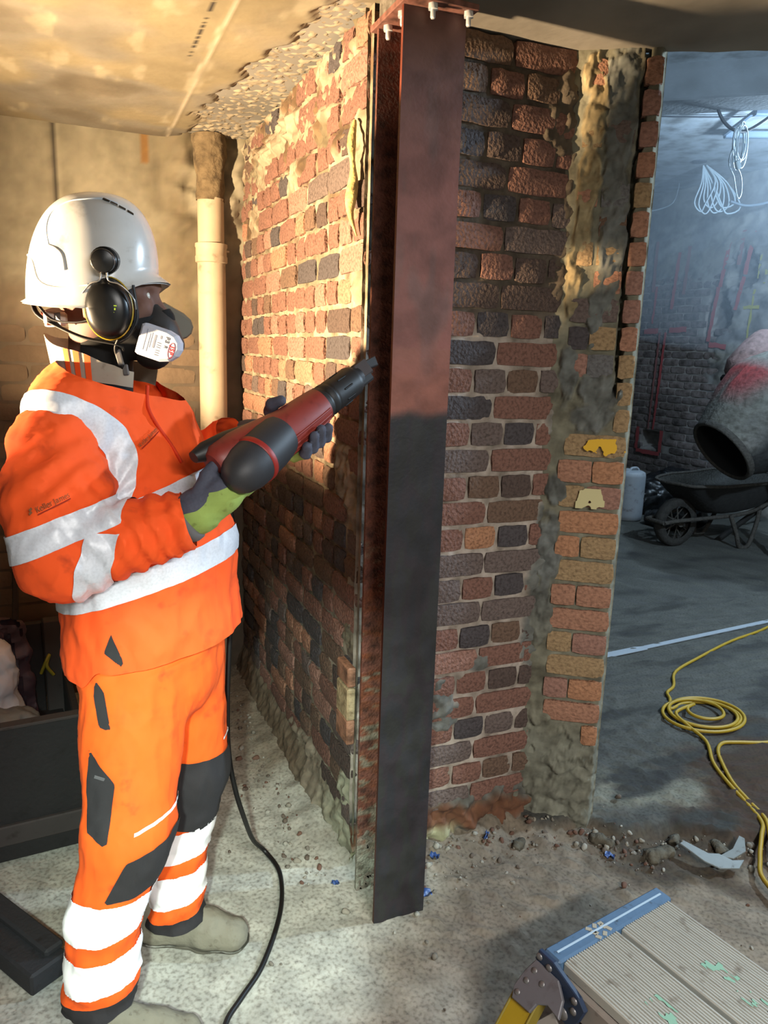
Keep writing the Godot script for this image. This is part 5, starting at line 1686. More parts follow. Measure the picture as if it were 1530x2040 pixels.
func build_person() -> void:
	var at := Vector3(-0.608, 0, -0.204)
	var root := thing("person", "worker in orange high visibility clothing, white helmet and respirator, holding the drill", "person", PERSON_AT, -23.0)
	var orange := mat("jacket_orange", Color(0.98, 0.345, 0.09), 0.85, "grime", 1.6, "cloth", 0.03)
	var torange := mat("trouser_orange", Color(0.98, 0.37, 0.05), 0.85, "grime", 1.9, "cloth", 0.03)
	var tape := mat("reflective_tape", Color(0.86, 0.88, 0.92), 0.45, "cloth", 3.0)
	tape.metallic_specular = 0.7
	var leg_tape := mat("ribbed_tape", Color(0.97, 0.97, 0.97), 0.5)
	var charcoal := mat("charcoal_cloth", Color(0.135, 0.13, 0.14), 0.85, "cloth", 5.0, "cloth", 0.05)
	var pipe := mat("white_piping", Color(0.9, 0.9, 0.9), 0.6)
	var skin := mat("skin", Color(0.40, 0.275, 0.225), 0.7)
	skin.subsurf_scatter_enabled = true
	skin.subsurf_scatter_strength = 0.15

	# ---- head and neck, the only bare body
	var hd := Field.new(Vector3(-0.80, 1.38, -1.80), Vector3(-0.40, 1.84, -1.46), 0.006)
	hd.bone(Vector3(-0.625, 1.40, -1.635), Vector3(-0.61, 1.58, -1.625), 0.066, 0.060, 0.03)
	hd.bone(Vector3(-0.635, 1.685, -1.62), Vector3(-0.565, 1.675, -1.62), 0.082, 0.076, 0.03, Vector3(0, 0, 1), 1.08, 1.1)
	hd.bone(Vector3(-0.575, 1.60, -1.62), Vector3(-0.525, 1.555, -1.62), 0.060, 0.036, 0.03)
	hd.bone(Vector3(-0.545, 1.63, -1.62), Vector3(-0.535, 1.59, -1.62), 0.055, 0.045, 0.03)
	hd.bone(Vector3(-0.492, 1.640, -1.62), Vector3(-0.470, 1.600, -1.62), 0.010, 0.015, 0.012)
	hd.bone(Vector3(-0.497, 1.665, -1.650), Vector3(-0.497, 1.665, -1.590), 0.012, 0.012, 0.014)
	for s in [-1.0, 1.0]:
		hd.bone(Vector3(-0.485, 1.643, -1.62 + s * 0.03), Vector3(-0.484, 1.642, -1.62 + s * 0.03), 0.011, 0.011, 0.01, Vector3(0, 0, 1), 1.0, 1.0, true)
		hd.bone(Vector3(-0.505, 1.618, -1.62 + s * 0.042), Vector3(-0.52, 1.60, -1.62 + s * 0.05), 0.020, 0.018, 0.02)
		hd.bone(Vector3(-0.60, 1.645, -1.62 + s * 0.083), Vector3(-0.60, 1.60, -1.62 + s * 0.080), 0.012, 0.010, 0.01)
	hd.bone(Vector3(-0.495, 1.556, -1.645), Vector3(-0.495, 1.556, -1.595), 0.010, 0.010, 0.01)
	var head := hd.surface()
	var body := pp("body", head, skin, root)
	for s in [-1.0, 1.0]:
		pp("eye", Geo.new().lathe(Transform3D(Basis(Vector3.BACK, -PI / 2), Vector3(-0.5035, 1.643, -1.62 + s * 0.03)), [Vector2(0.0, 0.012), Vector2(0.006, 0.0105), Vector2(0.0105, 0.006), Vector2(0.012, 0)], 14), mat("eye_white", Color(0.75, 0.74, 0.70), 0.3), body)
	var hf := hd.surface()
	pp("snood", clip(hf, [func(p: Vector3): return 1.575 - p.y + (p.x + 0.56) * 0.45, func(p: Vector3): return p.x + 0.635 - (p.y - 1.45) * 0.1], 0.006), mat("snood_black", Color(0.045, 0.04, 0.042), 0.9), body, "black snood over chin and throat")

	# ---- jacket
	var sh_r := Vector3(-0.648, 1.348, -1.462)
	var el_r := Vector3(-0.612, 1.150, -1.385)
	var wr_r := Vector3(-0.392, 1.212, -1.43)
	var sh_l := Vector3(-0.615, 1.385, -1.82)
	var el_l := Vector3(-0.56, 1.20, -1.93)
	var wr_l := Vector3(-0.375, 1.335, -1.80)
	var jf := Field.new(Vector3(-0.84, 0.72, -2.08), Vector3(-0.26, 1.56, -1.24), 0.0095)
	var zz := Vector3(0, 0, 1)
	jf.bone(Vector3(-0.605, 1.40, -1.64), Vector3(-0.592, 1.27, -1.64), 0.165, 0.185, 0.05, zz, 0.86, 0.92)
	jf.bone(Vector3(-0.592, 1.27, -1.64), Vector3(-0.535, 1.10, -1.64), 0.185, 0.192, 0.04, zz, 0.92, 1.0)
	jf.bone(Vector3(-0.535, 1.10, -1.64), Vector3(-0.522, 0.92, -1.64), 0.192, 0.208, 0.04, zz, 1.0, 0.90)
	jf.bone(Vector3(-0.522, 0.92, -1.64), Vector3(-0.53, 0.74, -1.64), 0.208, 0.214, 0.04, zz, 0.90, 0.86)
	jf.bone(Vector3(-0.638, 1.405, -1.50), Vector3(-0.62, 1.405, -1.78), 0.082, 0.082, 0.06)
	jf.bone(Vector3(-0.625, 1.43, -1.64), Vector3(-0.61, 1.485, -1.64), 0.10, 0.078, 0.05)
	jf.bone(Vector3(-0.50, 1.40, -1.67), Vector3(-0.48, 1.33, -1.68), 0.055, 0.06, 0.06)
	var sf := Field.new(Vector3(-0.84, 1.02, -2.08), Vector3(-0.26, 1.53, -1.24), 0.0085)
	sf.bone(sh_r, sh_r.lerp(el_r, 0.5), 0.086, 0.100, 0.03)
	sf.bone(sh_r.lerp(el_r, 0.5), el_r, 0.100, 0.090, 0.03)
	sf.bone(el_r, wr_r, 0.086, 0.060, 0.022)
	sf.bone(sh_l, el_l, 0.092, 0.078, 0.04)
	sf.bone(el_l, wr_l, 0.076, 0.05, 0.03)
	var jack := jf.surface()
	wrinkle(jack, 0.009, 620.0, 2.0, 0.6)
	wrinkle(jack, 0.003, 1900.0, 4.0, 0.6)
	var sleeve := sf.surface()
	wrinkle(sleeve, 0.006, 800.0, 12.0, 0.7)
	wrinkle(sleeve, 0.003, 1900.0, 14.0, 0.6)
	# gathered folds at the elbow and along the forearm
	var nn := sleeve.normals()
	for k in sleeve.v.size():
		var p := sleeve.v[k]
		if p.z < -1.62:
			continue
		var along := (p - el_r).dot((wr_r - el_r).normalized())
		# folds gathered at the crook of the elbow and along the forearm
		var near := sstep(0.10, 0.0, seg_dist(p, [el_r, wr_r], [0.086, 0.060]))
		sleeve.v[k] += nn[k] * near * 0.0045 * sin(along * 150.0 + p.y * 40.0 + fn.get_noise_3dv(p * 600.0) * 4.0) * sstep(0.0, 0.06, along)
		# folds slung round the upper arm from the armpit
		var up := sstep(1.16, 1.24, p.y) * sstep(1.44, 1.36, p.y)
		sleeve.v[k] += nn[k] * up * 0.003 * sin((p.y - (p.x + 0.6) * 0.9) * 95.0 + fn.get_noise_3dv(p * 500.0) * 3.0)
	nn = jack.normals()
	for k in jack.v.size():
		var p := jack.v[k]
		var q := Vector2(p.x + 0.55, p.y - 1.24)
		if p.z > -1.6:
			jack.v[k] += nn[k] * 0.0035 * sstep(0.24, 0.05, q.length()) * sin(q.angle() * 11.0 + fn.get_noise_3dv(p * 400.0) * 3.0)
	var hem := func(p: Vector3) -> float:
		return p.y - 0.888 - 0.17 * maxf(0.0, p.x + 0.54) + 0.045 * sstep(-0.57, -0.62, p.x)
	var cuff_r := func(p: Vector3) -> float: return 0.011 - (p - wr_r).dot((wr_r - el_r).normalized())
	var cuff_l := func(p: Vector3) -> float: return 0.011 - (p - wr_l).dot((wr_l - el_l).normalized()) if p.z < -1.7 and p.x > -0.46 else 1.0
	var cuff_rr := func(p: Vector3) -> float: return cuff_r.call(p) if p.x > -0.46 and p.z > -1.52 and p.y > 1.12 else 1.0
	var neck := func(p: Vector3) -> float:
		return 0.008 + 1.475 - p.y - 0.34 * (p.x + 0.60)
	var shell := clip(jack, [hem, neck])
	var tubes := clip(sleeve, [cuff_rr, cuff_l])
	var n0 := shell.v.size()
	shell.v.append_array(tubes.v)
	shell.nr.append_array(tubes.nr)
	shell.c.append_array(tubes.c)
	for k in tubes.ix:
		shell.ix.append(n0 + k)
	var jacket := pp("jacket", shell, orange, root)
	# reflective bands: two round the body, braces over the shoulders, two round each sleeve
	var mid_low := func(p: Vector3) -> float: return p.y - (1.092 + 0.34 * (p.x + 0.44))
	var mid_up := func(p: Vector3) -> float: return p.y - (1.227 + 0.42 * (p.x + 0.474))
	var band := func(src: Geo, called: String, fields: Array, lab: String) -> void:
		var g := clip(src, fields, 0.0032)
		pp(called, g, tape, root, lab)
	band.call(jack, "reflective_band", [func(p): return 0.0285 - absf(mid_low.call(p))], "lower silver band round the body")
	band.call(jack, "reflective_band", [func(p): return 0.0275 - absf(mid_up.call(p))], "upper silver band round the chest")
	var brace := func(p: Vector3) -> float: return 0.0255 - absf(Vector2(p.x + 0.652, (p.y - 1.298)).length() - 0.132)
	band.call(jack, "reflective_brace", [brace, func(p): return p.z + 1.60, func(p): return p.y - (1.248 + 0.42 * (p.x + 0.474)) if p.x > -0.62 else p.y - 1.32], "silver brace curving over the right shoulder")
	band.call(jack, "reflective_brace", [brace, func(p): return -1.70 - p.z, func(p): return p.y - (1.248 + 0.42 * (p.x + 0.474)) if p.x > -0.62 else p.y - 1.32], "silver brace over the left shoulder")
	band.call(sleeve, "reflective_band", [func(p): return 0.026 - absf((p.y - (1.171 + 0.41 * (p.x + 0.677))) * 0.925), func(p): return -0.487 - p.x, func(p): return p.z + 1.60], "silver band round the upper sleeve")
	band.call(sleeve, "reflective_band", [func(p): return 0.027 - absf((p.x + 0.532) * 0.965 - 0.262 * (p.y - 1.13)), func(p): return 1.205 - p.y, func(p): return p.z + 1.5], "silver band round the forearm below the elbow")
	var ldir := (wr_l - el_l).normalized()
	band.call(sleeve, "reflective_band", [func(p): return 0.025 - absf((p - el_l).dot(ldir) - 0.06), func(p): return -1.7 - p.z], "silver band round the left sleeve")
	# collar: pale lining outside, standing round the neck and open at the throat
	var col := func(a: float, w: float) -> Vector3:
		var f := 0.5 + 0.5 * cos(a)  # 1 at the back
		var base := Vector3(-0.612, lerpf(1.452, 1.495, f), -1.64)
		var r := lerpf(0.096, 0.102 + 0.004 * f, w)
		var hgt := lerpf(0.03, 0.066, f)
		return base + Vector3(-cos(a) * r * 1.08 + (0.012 if f < 0.3 else 0.0), hgt * w + 0.004 * sin(a * 5.0) * w, sin(a) * r)
	var cream := mat("collar_cream", Color(0.66, 0.62, 0.56), 0.85, "grime", 4.0)
	var coll := pp("collar", Geo.new().grid(span(-2.45, 2.35, 0.12), span(0, 1, 0.2), col), cream, root, "pale collar lining turned out")
	for k in 3:
		pp("collar_stripe", Geo.new().grid(span(1.18 + k * 0.20, 1.29 + k * 0.20, 0.055), span(0.02, 0.99, 0.2), func(a, w): return col.call(a, w) + (col.call(a, w) - Vector3(-0.612, 1.50, -1.64)).normalized() * 0.0022), orange, coll, "orange stripe")
	var seam := []
	for q in [Vector3(-0.51, 1.455, -1.57), Vector3(-0.50, 1.42, -1.55), Vector3(-0.48, 1.38, -1.55), Vector3(-0.46, 1.34, -1.56), Vector3(-0.445, 1.30, -1.57)]:
		seam.append(jf.onto(q, 0.0035))
	pp("placket", Geo.new().tube(curve(seam, 4), 0.0035, 6), mat("seam_orange", Color(0.80, 0.20, 0.03), 0.85), jacket, "zip flap edge")
	# printed lettering on the sleeve and the chest
	var ink := mat("print_brown", Color(0.50, 0.30, 0.17), 0.85)
	var under := mat("print_red", Color(0.62, 0.14, 0.04), 0.85)
	lettering(sf, "Keller James", 0.0115, Vector3(-0.618, 1.2555, -1.29), Vector3(-0.550, 1.2885, -1.30), ink, jacket, under)
	lettering(jf, "Keller James", 0.0100, Vector3(-0.482, 1.354, -1.48), Vector3(-0.450, 1.390, -1.52), ink, jacket, under)
	for k in 2:
		var lg := Geo.new().prism(PackedVector2Array([Vector2(-0.004, 0.0), Vector2(0.001, 0.0055), Vector2(0.004, 0.002), Vector2(-0.001, -0.0035)]), Transform3D(Basis(), Vector3(-0.6295, 1.2555 - 0.0065 * k, -1.29)), 0.001)
		for v in lg.v.size():
			lg.v[v] = sf.onto(lg.v[v], 0.0085)
		pp("logo", lg, ink, jacket, "small chevron mark")

	# ---- trousers
	var tf := Field.new(Vector3(-0.80, 0.0, -1.93), Vector3(-0.30, 1.02, -1.29), 0.0095)
	tf.bone(Vector3(-0.525, 0.95, -1.635), Vector3(-0.528, 0.83, -1.635), 0.170, 0.170, 0.03, zz, 0.92, 0.92)
	var hip_r := Vector3(-0.540, 0.83, -1.555)
	var kn_r := Vector3(-0.532, 0.52, -1.445)
	var sh_1 := Vector3(-0.580, 0.33, -1.415)
	var an_r := Vector3(-0.602, 0.04, -1.405)
	tf.bone(hip_r, kn_r, 0.120, 0.095, 0.03, zz, 1.0, 1.0)
	tf.bone(kn_r, sh_1, 0.093, 0.077, 0.03)
	tf.bone(sh_1, an_r, 0.077, 0.079, 0.02)
	var hip_l := Vector3(-0.495, 0.83, -1.715)
	var kn_l := Vector3(-0.462, 0.50, -1.725)
	tf.bone(hip_l, kn_l, 0.116, 0.082, 0.03)
	tf.bone(kn_l, Vector3(-0.505, 0.26, -1.715), 0.082, 0.066, 0.03)
	tf.bone(Vector3(-0.505, 0.26, -1.715), Vector3(-0.512, 0.06, -1.71), 0.066, 0.078, 0.02)
	var tro := tf.surface()
	wrinkle(tro, 0.008, 620.0, 8.0, 0.45)
	wrinkle(tro, 0.003, 1700.0, 9.0, 0.5)
	nn = tro.normals()
	for k in tro.v.size():
		var p := tro.v[k]
		# folds slung from the knees and stacked above the hems
		var a := sstep(0.5, 0.3, p.y) * 0.5 + sstep(0.25, 0.05, p.y)
		tro.v[k] += nn[k] * 0.0035 * a * sin(p.y * 95.0 + p.x * 30.0 * (1.0 if p.z > -1.6 else -1.0) + fn.get_noise_3dv(p * 500.0) * 3.0)
	var right := func(p: Vector3): return p.z + (1.56 if p.y < 0.6 else 1.60)
	var left := func(p: Vector3): return -p.z - 1.60
	var above := func(p: Vector3): return p.y - (0.158 if p.z > -1.6 else 0.115) - 0.10 * (p.x + (0.62 if p.z > -1.6 else 0.51))
	var below := func(p: Vector3): return -above.call(p)
	var end := func(p: Vector3): return p.y - (0.120 if p.z > -1.6 else 0.083) - 0.10 * (p.x + (0.62 if p.z > -1.6 else 0.51))
	var trousers := pp("trousers", clip(tro, [above]), torange, root)
	pp("hem", clip(tro, [below, end, right]), charcoal, trousers, "charcoal hem of the right leg")
	pp("hem", clip(tro, [below, end, left]), charcoal, trousers, "charcoal hem of the left leg")
	var ring := func(y0: float, y1: float, slope: float, xc: float) -> Callable:
		return func(p: Vector3) -> float:
			var y := p.y - slope * (p.x - xc) + fn.get_noise_3dv(p * 900.0) * 0.006
			return minf(y - y0, y1 - y)
	for q in [[0.322, 0.402, 0.05, -0.58, right, "upper white band of the right shin"], [0.190, 0.272, 0.05, -0.60, right, "lower white band of the right shin"], [0.275, 0.358, 0.25, -0.50, left, "upper white band of the left shin"], [0.150, 0.235, 0.20, -0.51, left, "lower white band of the left shin"]]:
		var bg := clip(tro, [ring.call(q[0], q[1], q[2], q[3]), q[4]], 0.003)
		# fine vertical ribs of the tape
		for k in bg.v.size():
			bg.v[k] += bg.nr[k] * 0.0008 * sin(atan2(bg.v[k].z + (1.41 if q[4] == right else 1.71), bg.v[k].x - q[3]) * 60.0)
		bg.nr = PackedVector3Array()
		pp("reflective_band", bg, leg_tape, trousers, q[5])
	var near := func(p: Vector3): return p.z + 1.53
	pp("thigh_pocket", clip(tro, [poly_field([Vector2(-0.592, 0.725), Vector2(-0.565, 0.70), Vector2(-0.531, 0.665), Vector2(-0.540, 0.545), Vector2(-0.585, 0.566), Vector2(-0.594, 0.64)]), near], 0.004), charcoal, trousers, "charcoal thigh pocket")
	pp("pocket_tag", Geo.new().box(Transform3D(Basis(Vector3.BACK, -0.3), tf.onto(Vector3(-0.572, 0.684, -1.36), 0.006)), Vector3(0.022, 0.007, 0.002), 0.0005), mat("tag_grey", Color(0.3, 0.3, 0.31), 0.7), trousers)
	pp("holster_pocket", clip(tro, [poly_field([Vector2(-0.583, 0.90), Vector2(-0.566, 0.84), Vector2(-0.530, 0.785), Vector2(-0.530, 0.765), Vector2(-0.572, 0.772), Vector2(-0.588, 0.83)]), near], 0.004), charcoal, trousers, "charcoal pocket opening")
	pp("dark_hem_patch", clip(jack, [poly_field([Vector2(-0.535, 0.990), Vector2(-0.520, 0.925), Vector2(-0.508, 0.897), Vector2(-0.556, 0.935)]), func(p): return p.z + 1.58, hem], 0.004), charcoal, root, "dark triangle at the vent in the jacket hem")  # dark triangle where the jacket panels part
	pp("knee_patch", clip(tro, [poly_field([Vector2(-0.505, 0.510), Vector2(-0.39, 0.545), Vector2(-0.41, 0.42), Vector2(-0.490, 0.418), Vector2(-0.556, 0.408), Vector2(-0.535, 0.45)]), right, func(p): return p.x + 0.60], 0.0035), charcoal, trousers, "charcoal knee patch of the right leg")
	pp("knee_patch", clip(tro, [poly_field([Vector2(-0.468, 0.572), Vector2(-0.35, 0.560), Vector2(-0.35, 0.40), Vector2(-0.432, 0.368), Vector2(-0.505, 0.378)]), left], 0.0035), charcoal, trousers, "charcoal knee pad of the left leg")
	pp("piping", clip(tro, [func(p): return 0.0035 - (p.y - 0.575 - 0.26 * (p.x + 0.455)), func(p): return 0.0035 + (p.y - 0.575 - 0.26 * (p.x + 0.455)), func(p): return p.x + 0.490, func(p): return -0.415 - p.x, func(p): return p.z + 1.50], 0.0035), pipe, trousers, "white piping above the right knee")
	pp("piping", clip(tro, [func(p): return 0.0035 - (p.y - 0.60 - 0.2 * (p.x + 0.39)), func(p): return 0.0035 + (p.y - 0.60 - 0.2 * (p.x + 0.39)), func(p): return p.x + 0.440, func(p): return -1.70 - p.z], 0.0035), pipe, trousers, "white piping above the left knee")

	# ---- boots
	var bt := Field.new(Vector3(-0.16, -0.01, -0.08), Vector3(0.24, 0.21, 0.08), 0.007)
	bt.bone(Vector3(-0.055, 0.045, 0), Vector3(0.09, 0.042, 0.0), 0.046, 0.050, 0.02, zz, 0.95, 0.85)
	bt.bone(Vector3(0.09, 0.042, 0), Vector3(0.165, 0.038, 0.002), 0.050, 0.046, 0.02, zz, 0.85, 0.85)
	bt.bone(Vector3(-0.045, 0.06, 0), Vector3(-0.05, 0.135, 0), 0.050, 0.046, 0.03)
	bt.bone(Vector3(-0.02, 0.10, 0), Vector3(0.10, 0.06, 0), 0.042, 0.036, 0.03)
	var boot := bt.surface()
	wrinkle(boot, 0.003, 1600.0, 5.0)
	for k in boot.v.size():
		boot.v[k].y = maxf(boot.v[k].y, 0.0)
	var suede := mat("boot_dusty", Color(0.47, 0.46, 0.40), 0.9, "grime", 5.0, "rough", 0.15)
	for q in [[Vector3(-0.525, 0.0, -1.715), -4.0, "dusty boot of the left foot, toe towards the column"], [Vector3(-0.555, 0.0, -1.395), 6.0, "dusty boot of the right foot"]]:
		var b := part("boot", boot, suede, root, q[2])
		b.position = q[0] - PO
		b.rotation_degrees.y = q[1]
		b.scale = Vector3.ONE * (0.9 if q[1] > 0 else 1.0)
		part("sole", clip(boot, [func(p): return 0.026 - p.y + 0.006 * sin(p.x * 30.0)], 0.005), mat("sole_dust", Color(0.42, 0.41, 0.36), 0.9, "grime", 6.0) if not M.has("sole_dust") else M["sole_dust"], b)
		part("laces", Geo.new().tube([Vector3(0.03, 0.115, -0.02), Vector3(0.035, 0.118, 0.02)], 0.003, 6).tube([Vector3(0.055, 0.10, -0.02), Vector3(0.06, 0.103, 0.02)], 0.003, 6).tube([Vector3(0.005, 0.135, -0.022), Vector3(0.01, 0.138, 0.022)], 0.003, 6), suede, b)
	build_head_gear(root, hd)
	build_hands(root)

func lettering(f: Field, text: String, size: float, a: Vector3, b: Vector3, ink: Material, parent: Node, under: Material) -> void:
	var font := SystemFont.new()
	font.font_names = PackedStringArray(["Droid Sans"])
	var tm := TextMesh.new()
	tm.font = font
	tm.text = text
	tm.font_size = 32
	tm.pixel_size = size / 32.0
	tm.depth = 0.001
	tm.curve_step = 2.0
	var e := (b - a).normalized()
	var up := Vector3(0, 0, 1).cross(e).normalized()
	var arr := tm.get_mesh_arrays()
	var g := Geo.new()
	g.v = arr[Mesh.ARRAY_VERTEX]
	g.c.resize(g.v.size())
	g.ix = arr[Mesh.ARRAY_INDEX]
	var wide := tm.get_aabb().size.x
	var k := (b - a).length() / maxf(wide, 0.001)
	var mid := (a + b) * 0.5
	for n in g.v.size():
		var p := g.v[n]
		g.v[n] = f.onto(mid + e * p.x * k + up * p.y * minf(k, 1.3), 0.0085 + p.z * 0.5)
	pp("print", g, ink, parent, "small printed lettering")
	var line := []
	for n in 9:
		line.append(f.onto(a.lerp(b, n / 8.0) - up * size * 0.75, 0.0085))
	pp("print_line", Geo.new().tube(line, 0.0011, 5), under, parent)

# ---- helmet, ear defenders and respirator
func helm(a: float, t: float) -> Vector3:
	# a: 0 front, 90 degrees right, 180 back; t: 0 at the rim, 1 at the crown, below 0 the brim
	var ca := cos(a)
	var sa := sin(a)
	var rim := 1.632 + 0.058 * sstep(0.1, 1.0, ca) - 0.014 * absf(sa) * absf(sa) + 0.022 * exp(-pow((a if a < PI else TAU - a) - 1.15, 2.0) * 9.0)
	var lenx := 0.118 if ca > 0 else 0.146
	if t < 0.0:
		var out := -t
		var grow := 0.004 + 0.022 * pow(maxf(ca, 0.0), 1.5) + 0.008 * pow(maxf(-ca, 0.0), 2.0)
		return Vector3(-0.604 + ca * (lenx + grow * out), rim - out * (0.006 + 0.012 * maxf(ca, 0.0)), -1.62 + sa * (0.118 + 0.004 * out))
	var ang := t * PI * 0.5
	var cr := pow(cos(ang), 0.72)
	var up := pow(sin(ang), 0.92)
	return Vector3(-0.604 + ca * lenx * cr + 0.006 * sin(ang), rim + (1.842 - rim) * up, -1.62 + sa * 0.118 * cr)

func helm_out(a: float, t: float, off: float) -> Vector3:
	var p := helm(a, t)
	var n := (helm(a + 0.02, t) - helm(a - 0.02, t)).cross(helm(a, minf(t + 0.02, 0.995)) - helm(a, t - 0.02)).normalized()
	if n.dot(p - Vector3(-0.604, 1.66, -1.62)) < 0:
		n = -n
	return p + n * off

func build_head_gear(root: Node3D, _hd: Field) -> void:
	var white := mat("helmet_white", Color(0.80, 0.80, 0.79), 0.28, "grime", 2.5)
	white.clearcoat_enabled = true
	white.clearcoat = 0.4
	white.clearcoat_roughness = 0.15
	var black := mat("gear_black", Color(0.035, 0.035, 0.038), 0.35)
	var rubber := mat("gear_rubber", Color(0.055, 0.052, 0.055), 0.6)
	var steel := mat("gear_steel", Color(0.62, 0.62, 0.62), 0.3)
	steel.metallic = 0.8
	var g := Geo.new()
	var ts := [-1.0, -0.6, 0.0] + span(0.04, 0.985, 0.045)
	g.grid(span(0, TAU, TAU / 72.0), ts, func(a, t): return helm(-a, t))
	g.grid(span(0, TAU, TAU / 48.0), [-1.0, -0.5, 0.0, 0.5], func(a, t): return helm_out(a, t, -0.004))
	var h := pp("helmet", g, white, root, "white safety helmet with a short peak")
	# raised panel outline on the side
	var line := []
	for q in [[2.05, 0.30], [2.2, 0.42], [2.25, 0.55], [2.0, 0.66], [1.6, 0.70], [1.1, 0.69], [0.75, 0.62]]:
		line.append(helm_out(q[0], q[1], -0.0008))
	pp("panel_ridge", Geo.new().tube(curve(line, 6), 0.0022, 8), mat("ridge_pale", Color(0.72, 0.76, 0.80), 0.35), h)
	line = []
	for q in [[2.05, 0.30], [1.9, 0.28], [1.8, 0.24], [1.75, 0.16]]:
		line.append(helm_out(q[0], q[1], -0.0008))
	pp("panel_ridge", Geo.new().tube(curve(line, 6), 0.0030, 8), white, h)
	line = []
	for q in [[2.75, 0.24], [2.4, 0.20], [2.2, 0.10], [1.9, 0.07], [1.4, 0.06]]:
		line.append(helm_out(q[0], q[1], -0.0008))
	pp("panel_ridge", Geo.new().tube(curve(line, 6), 0.0030, 8), white, h)
	for k in 4:
		var a := 1.02 - k * 0.17
		var t := 0.66 - k * 0.05
		var p := helm_out(a, t, 0.0006)
		var e := (helm_out(a - 0.08, t - 0.022, 0.0006) - p).normalized()
		var n := (helm_out(a, t, 0.01) - p).normalized()
		pp("vent", Geo.new().box(Transform3D(Basis(e, n.cross(e), n) if true else Basis(), p), Vector3(0.014, 0.0055, 0.002), 0.0009), black, h)
	var kn := helm_out(1.12, 0.13, 0.0)
	var kd := Vector3(0.18, -0.12, 1.0).normalized()
	var kx := frame_at(kn, kd, Vector3.UP)
	var ky := Transform3D(Basis(kx.basis.z, kx.basis.x, kx.basis.y), kn)
	pp("muff_knob", Geo.new().lathe(ky, [Vector2(0.026, -0.02), Vector2(0.026, 0.012), Vector2(0.026, 0.012), Vector2(0.024, 0.014), Vector2(0.022, 0.014), Vector2(0.022, 0.032), Vector2(0.020, 0.036), Vector2(0, 0.037)], 24), black, h, "black ear defender mount")
	# ear defender cup
	var cc := Vector3(-0.549, 1.613, -1.508)
	var cd := Vector3(0.12, -0.02, 1.0).normalized()
	var cx := frame_at(cc, cd, Vector3.UP)
	var cy := Transform3D(Basis(cx.basis.z, cx.basis.x, cx.basis.y), cc)
	cy.basis = cy.basis * Basis(Vector3.UP, 0.0)
	var cup := pp("ear_cup", Geo.new().lathe(cy, [Vector2(0.046, -0.028), Vector2(0.0485, -0.02), Vector2(0.0485, -0.008), Vector2(0.0465, 0.0), Vector2(0.043, 0.010), Vector2(0.034, 0.017), Vector2(0.02, 0.020), Vector2(0, 0.021)], 36, Color.WHITE, 0.92, 1.2), black, root, "glossy black ear defender cup")
	pp("cup_rim", Geo.new().lathe(cy, [Vector2(0.049, -0.014), Vector2(0.0508, -0.012), Vector2(0.0508, -0.009), Vector2(0.049, -0.007)], 36, Color.WHITE, 0.92, 1.2), mat("rim_yellow", Color(0.62, 0.50, 0.10), 0.4), cup, "yellow edge line")
	pp("cushion", Geo.new().lathe(cy, [Vector2(0.045, -0.05), Vector2(0.052, -0.045), Vector2(0.053, -0.035), Vector2(0.05, -0.028)], 30, Color.WHITE, 0.92, 1.2), rubber, cup)
	var lime := mat("print_lime", Color(0.60, 0.75, 0.20), 0.6)
	for k in 3:
		pp("print_line", Geo.new().box(Transform3D(cx.basis.rotated(cd, 0.0), cc + cd * 0.0195 + Vector3(0.010 - k * 0.001, 0.005 - k * 0.006, -0.0015)), Vector3(0.002, [0.0022, 0.0042, 0.0016][k], [0.022, 0.020, 0.016][k])), lime, cup, "lime lettering")
	pp("print_mark", Geo.new().tube([cc + cd * 0.0185 + Vector3(-0.004, 0.013, 0), cc + cd * 0.0185 + Vector3(-0.008, 0.015, 0), cc + cd * 0.0185 + Vector3(-0.011, 0.012, 0), cc + cd * 0.0185 + Vector3(-0.010, 0.008, 0), cc + cd * 0.0185 + Vector3(-0.006, 0.007, 0)], 0.0012, 5), lime, cup, "lime sun mark")
	for s in [-1.0, 1.0]:
		pp("wire", Geo.new().tube(curve([kn + kd * 0.018 + Vector3(s * 0.006, -0.01, 0), kn + kd * 0.022 + Vector3(s * 0.008, -0.035, 0), cc + cd * 0.012 + Vector3(s * 0.028, 0.045, 0), cc + cd * 0.002 + Vector3(s * 0.050, 0.022, 0), cc + cd * -0.004 + Vector3(s * 0.054, 0.0, 0)], 5), 0.0017, 6), steel, cup)
	# head band, harness and chin strap
	pp("head_band", Geo.new().grid(span(2.0, 4.28, 0.1), [0.0, 1.0], func(a, w): return Vector3(-0.612 + cos(a) * 0.105, lerpf(1.585, 1.612, w) + 0.01 * sin(a * 2.0), -1.62 + sin(a) * 0.088)), mat("band_grey", Color(0.42, 0.40, 0.38), 0.6), root, "grey nape band of the helmet")
	pp("ratchet", Geo.new().box(Transform3D(Basis(Vector3.UP, 0.6), Vector3(-0.672, 1.592, -1.555)), Vector3(0.045, 0.028, 0.012), 0.005), mat("ratchet_pale", Color(0.66, 0.62, 0.57), 0.5), root, "pale ratchet at the nape")
	pp("red_button", Geo.new().box(Transform3D(Basis(Vector3.UP, 0.6), Vector3(-0.698, 1.603, -1.565)), Vector3(0.012, 0.010, 0.008), 0.002), mat("button_red", Color(0.55, 0.12, 0.08), 0.5), root)
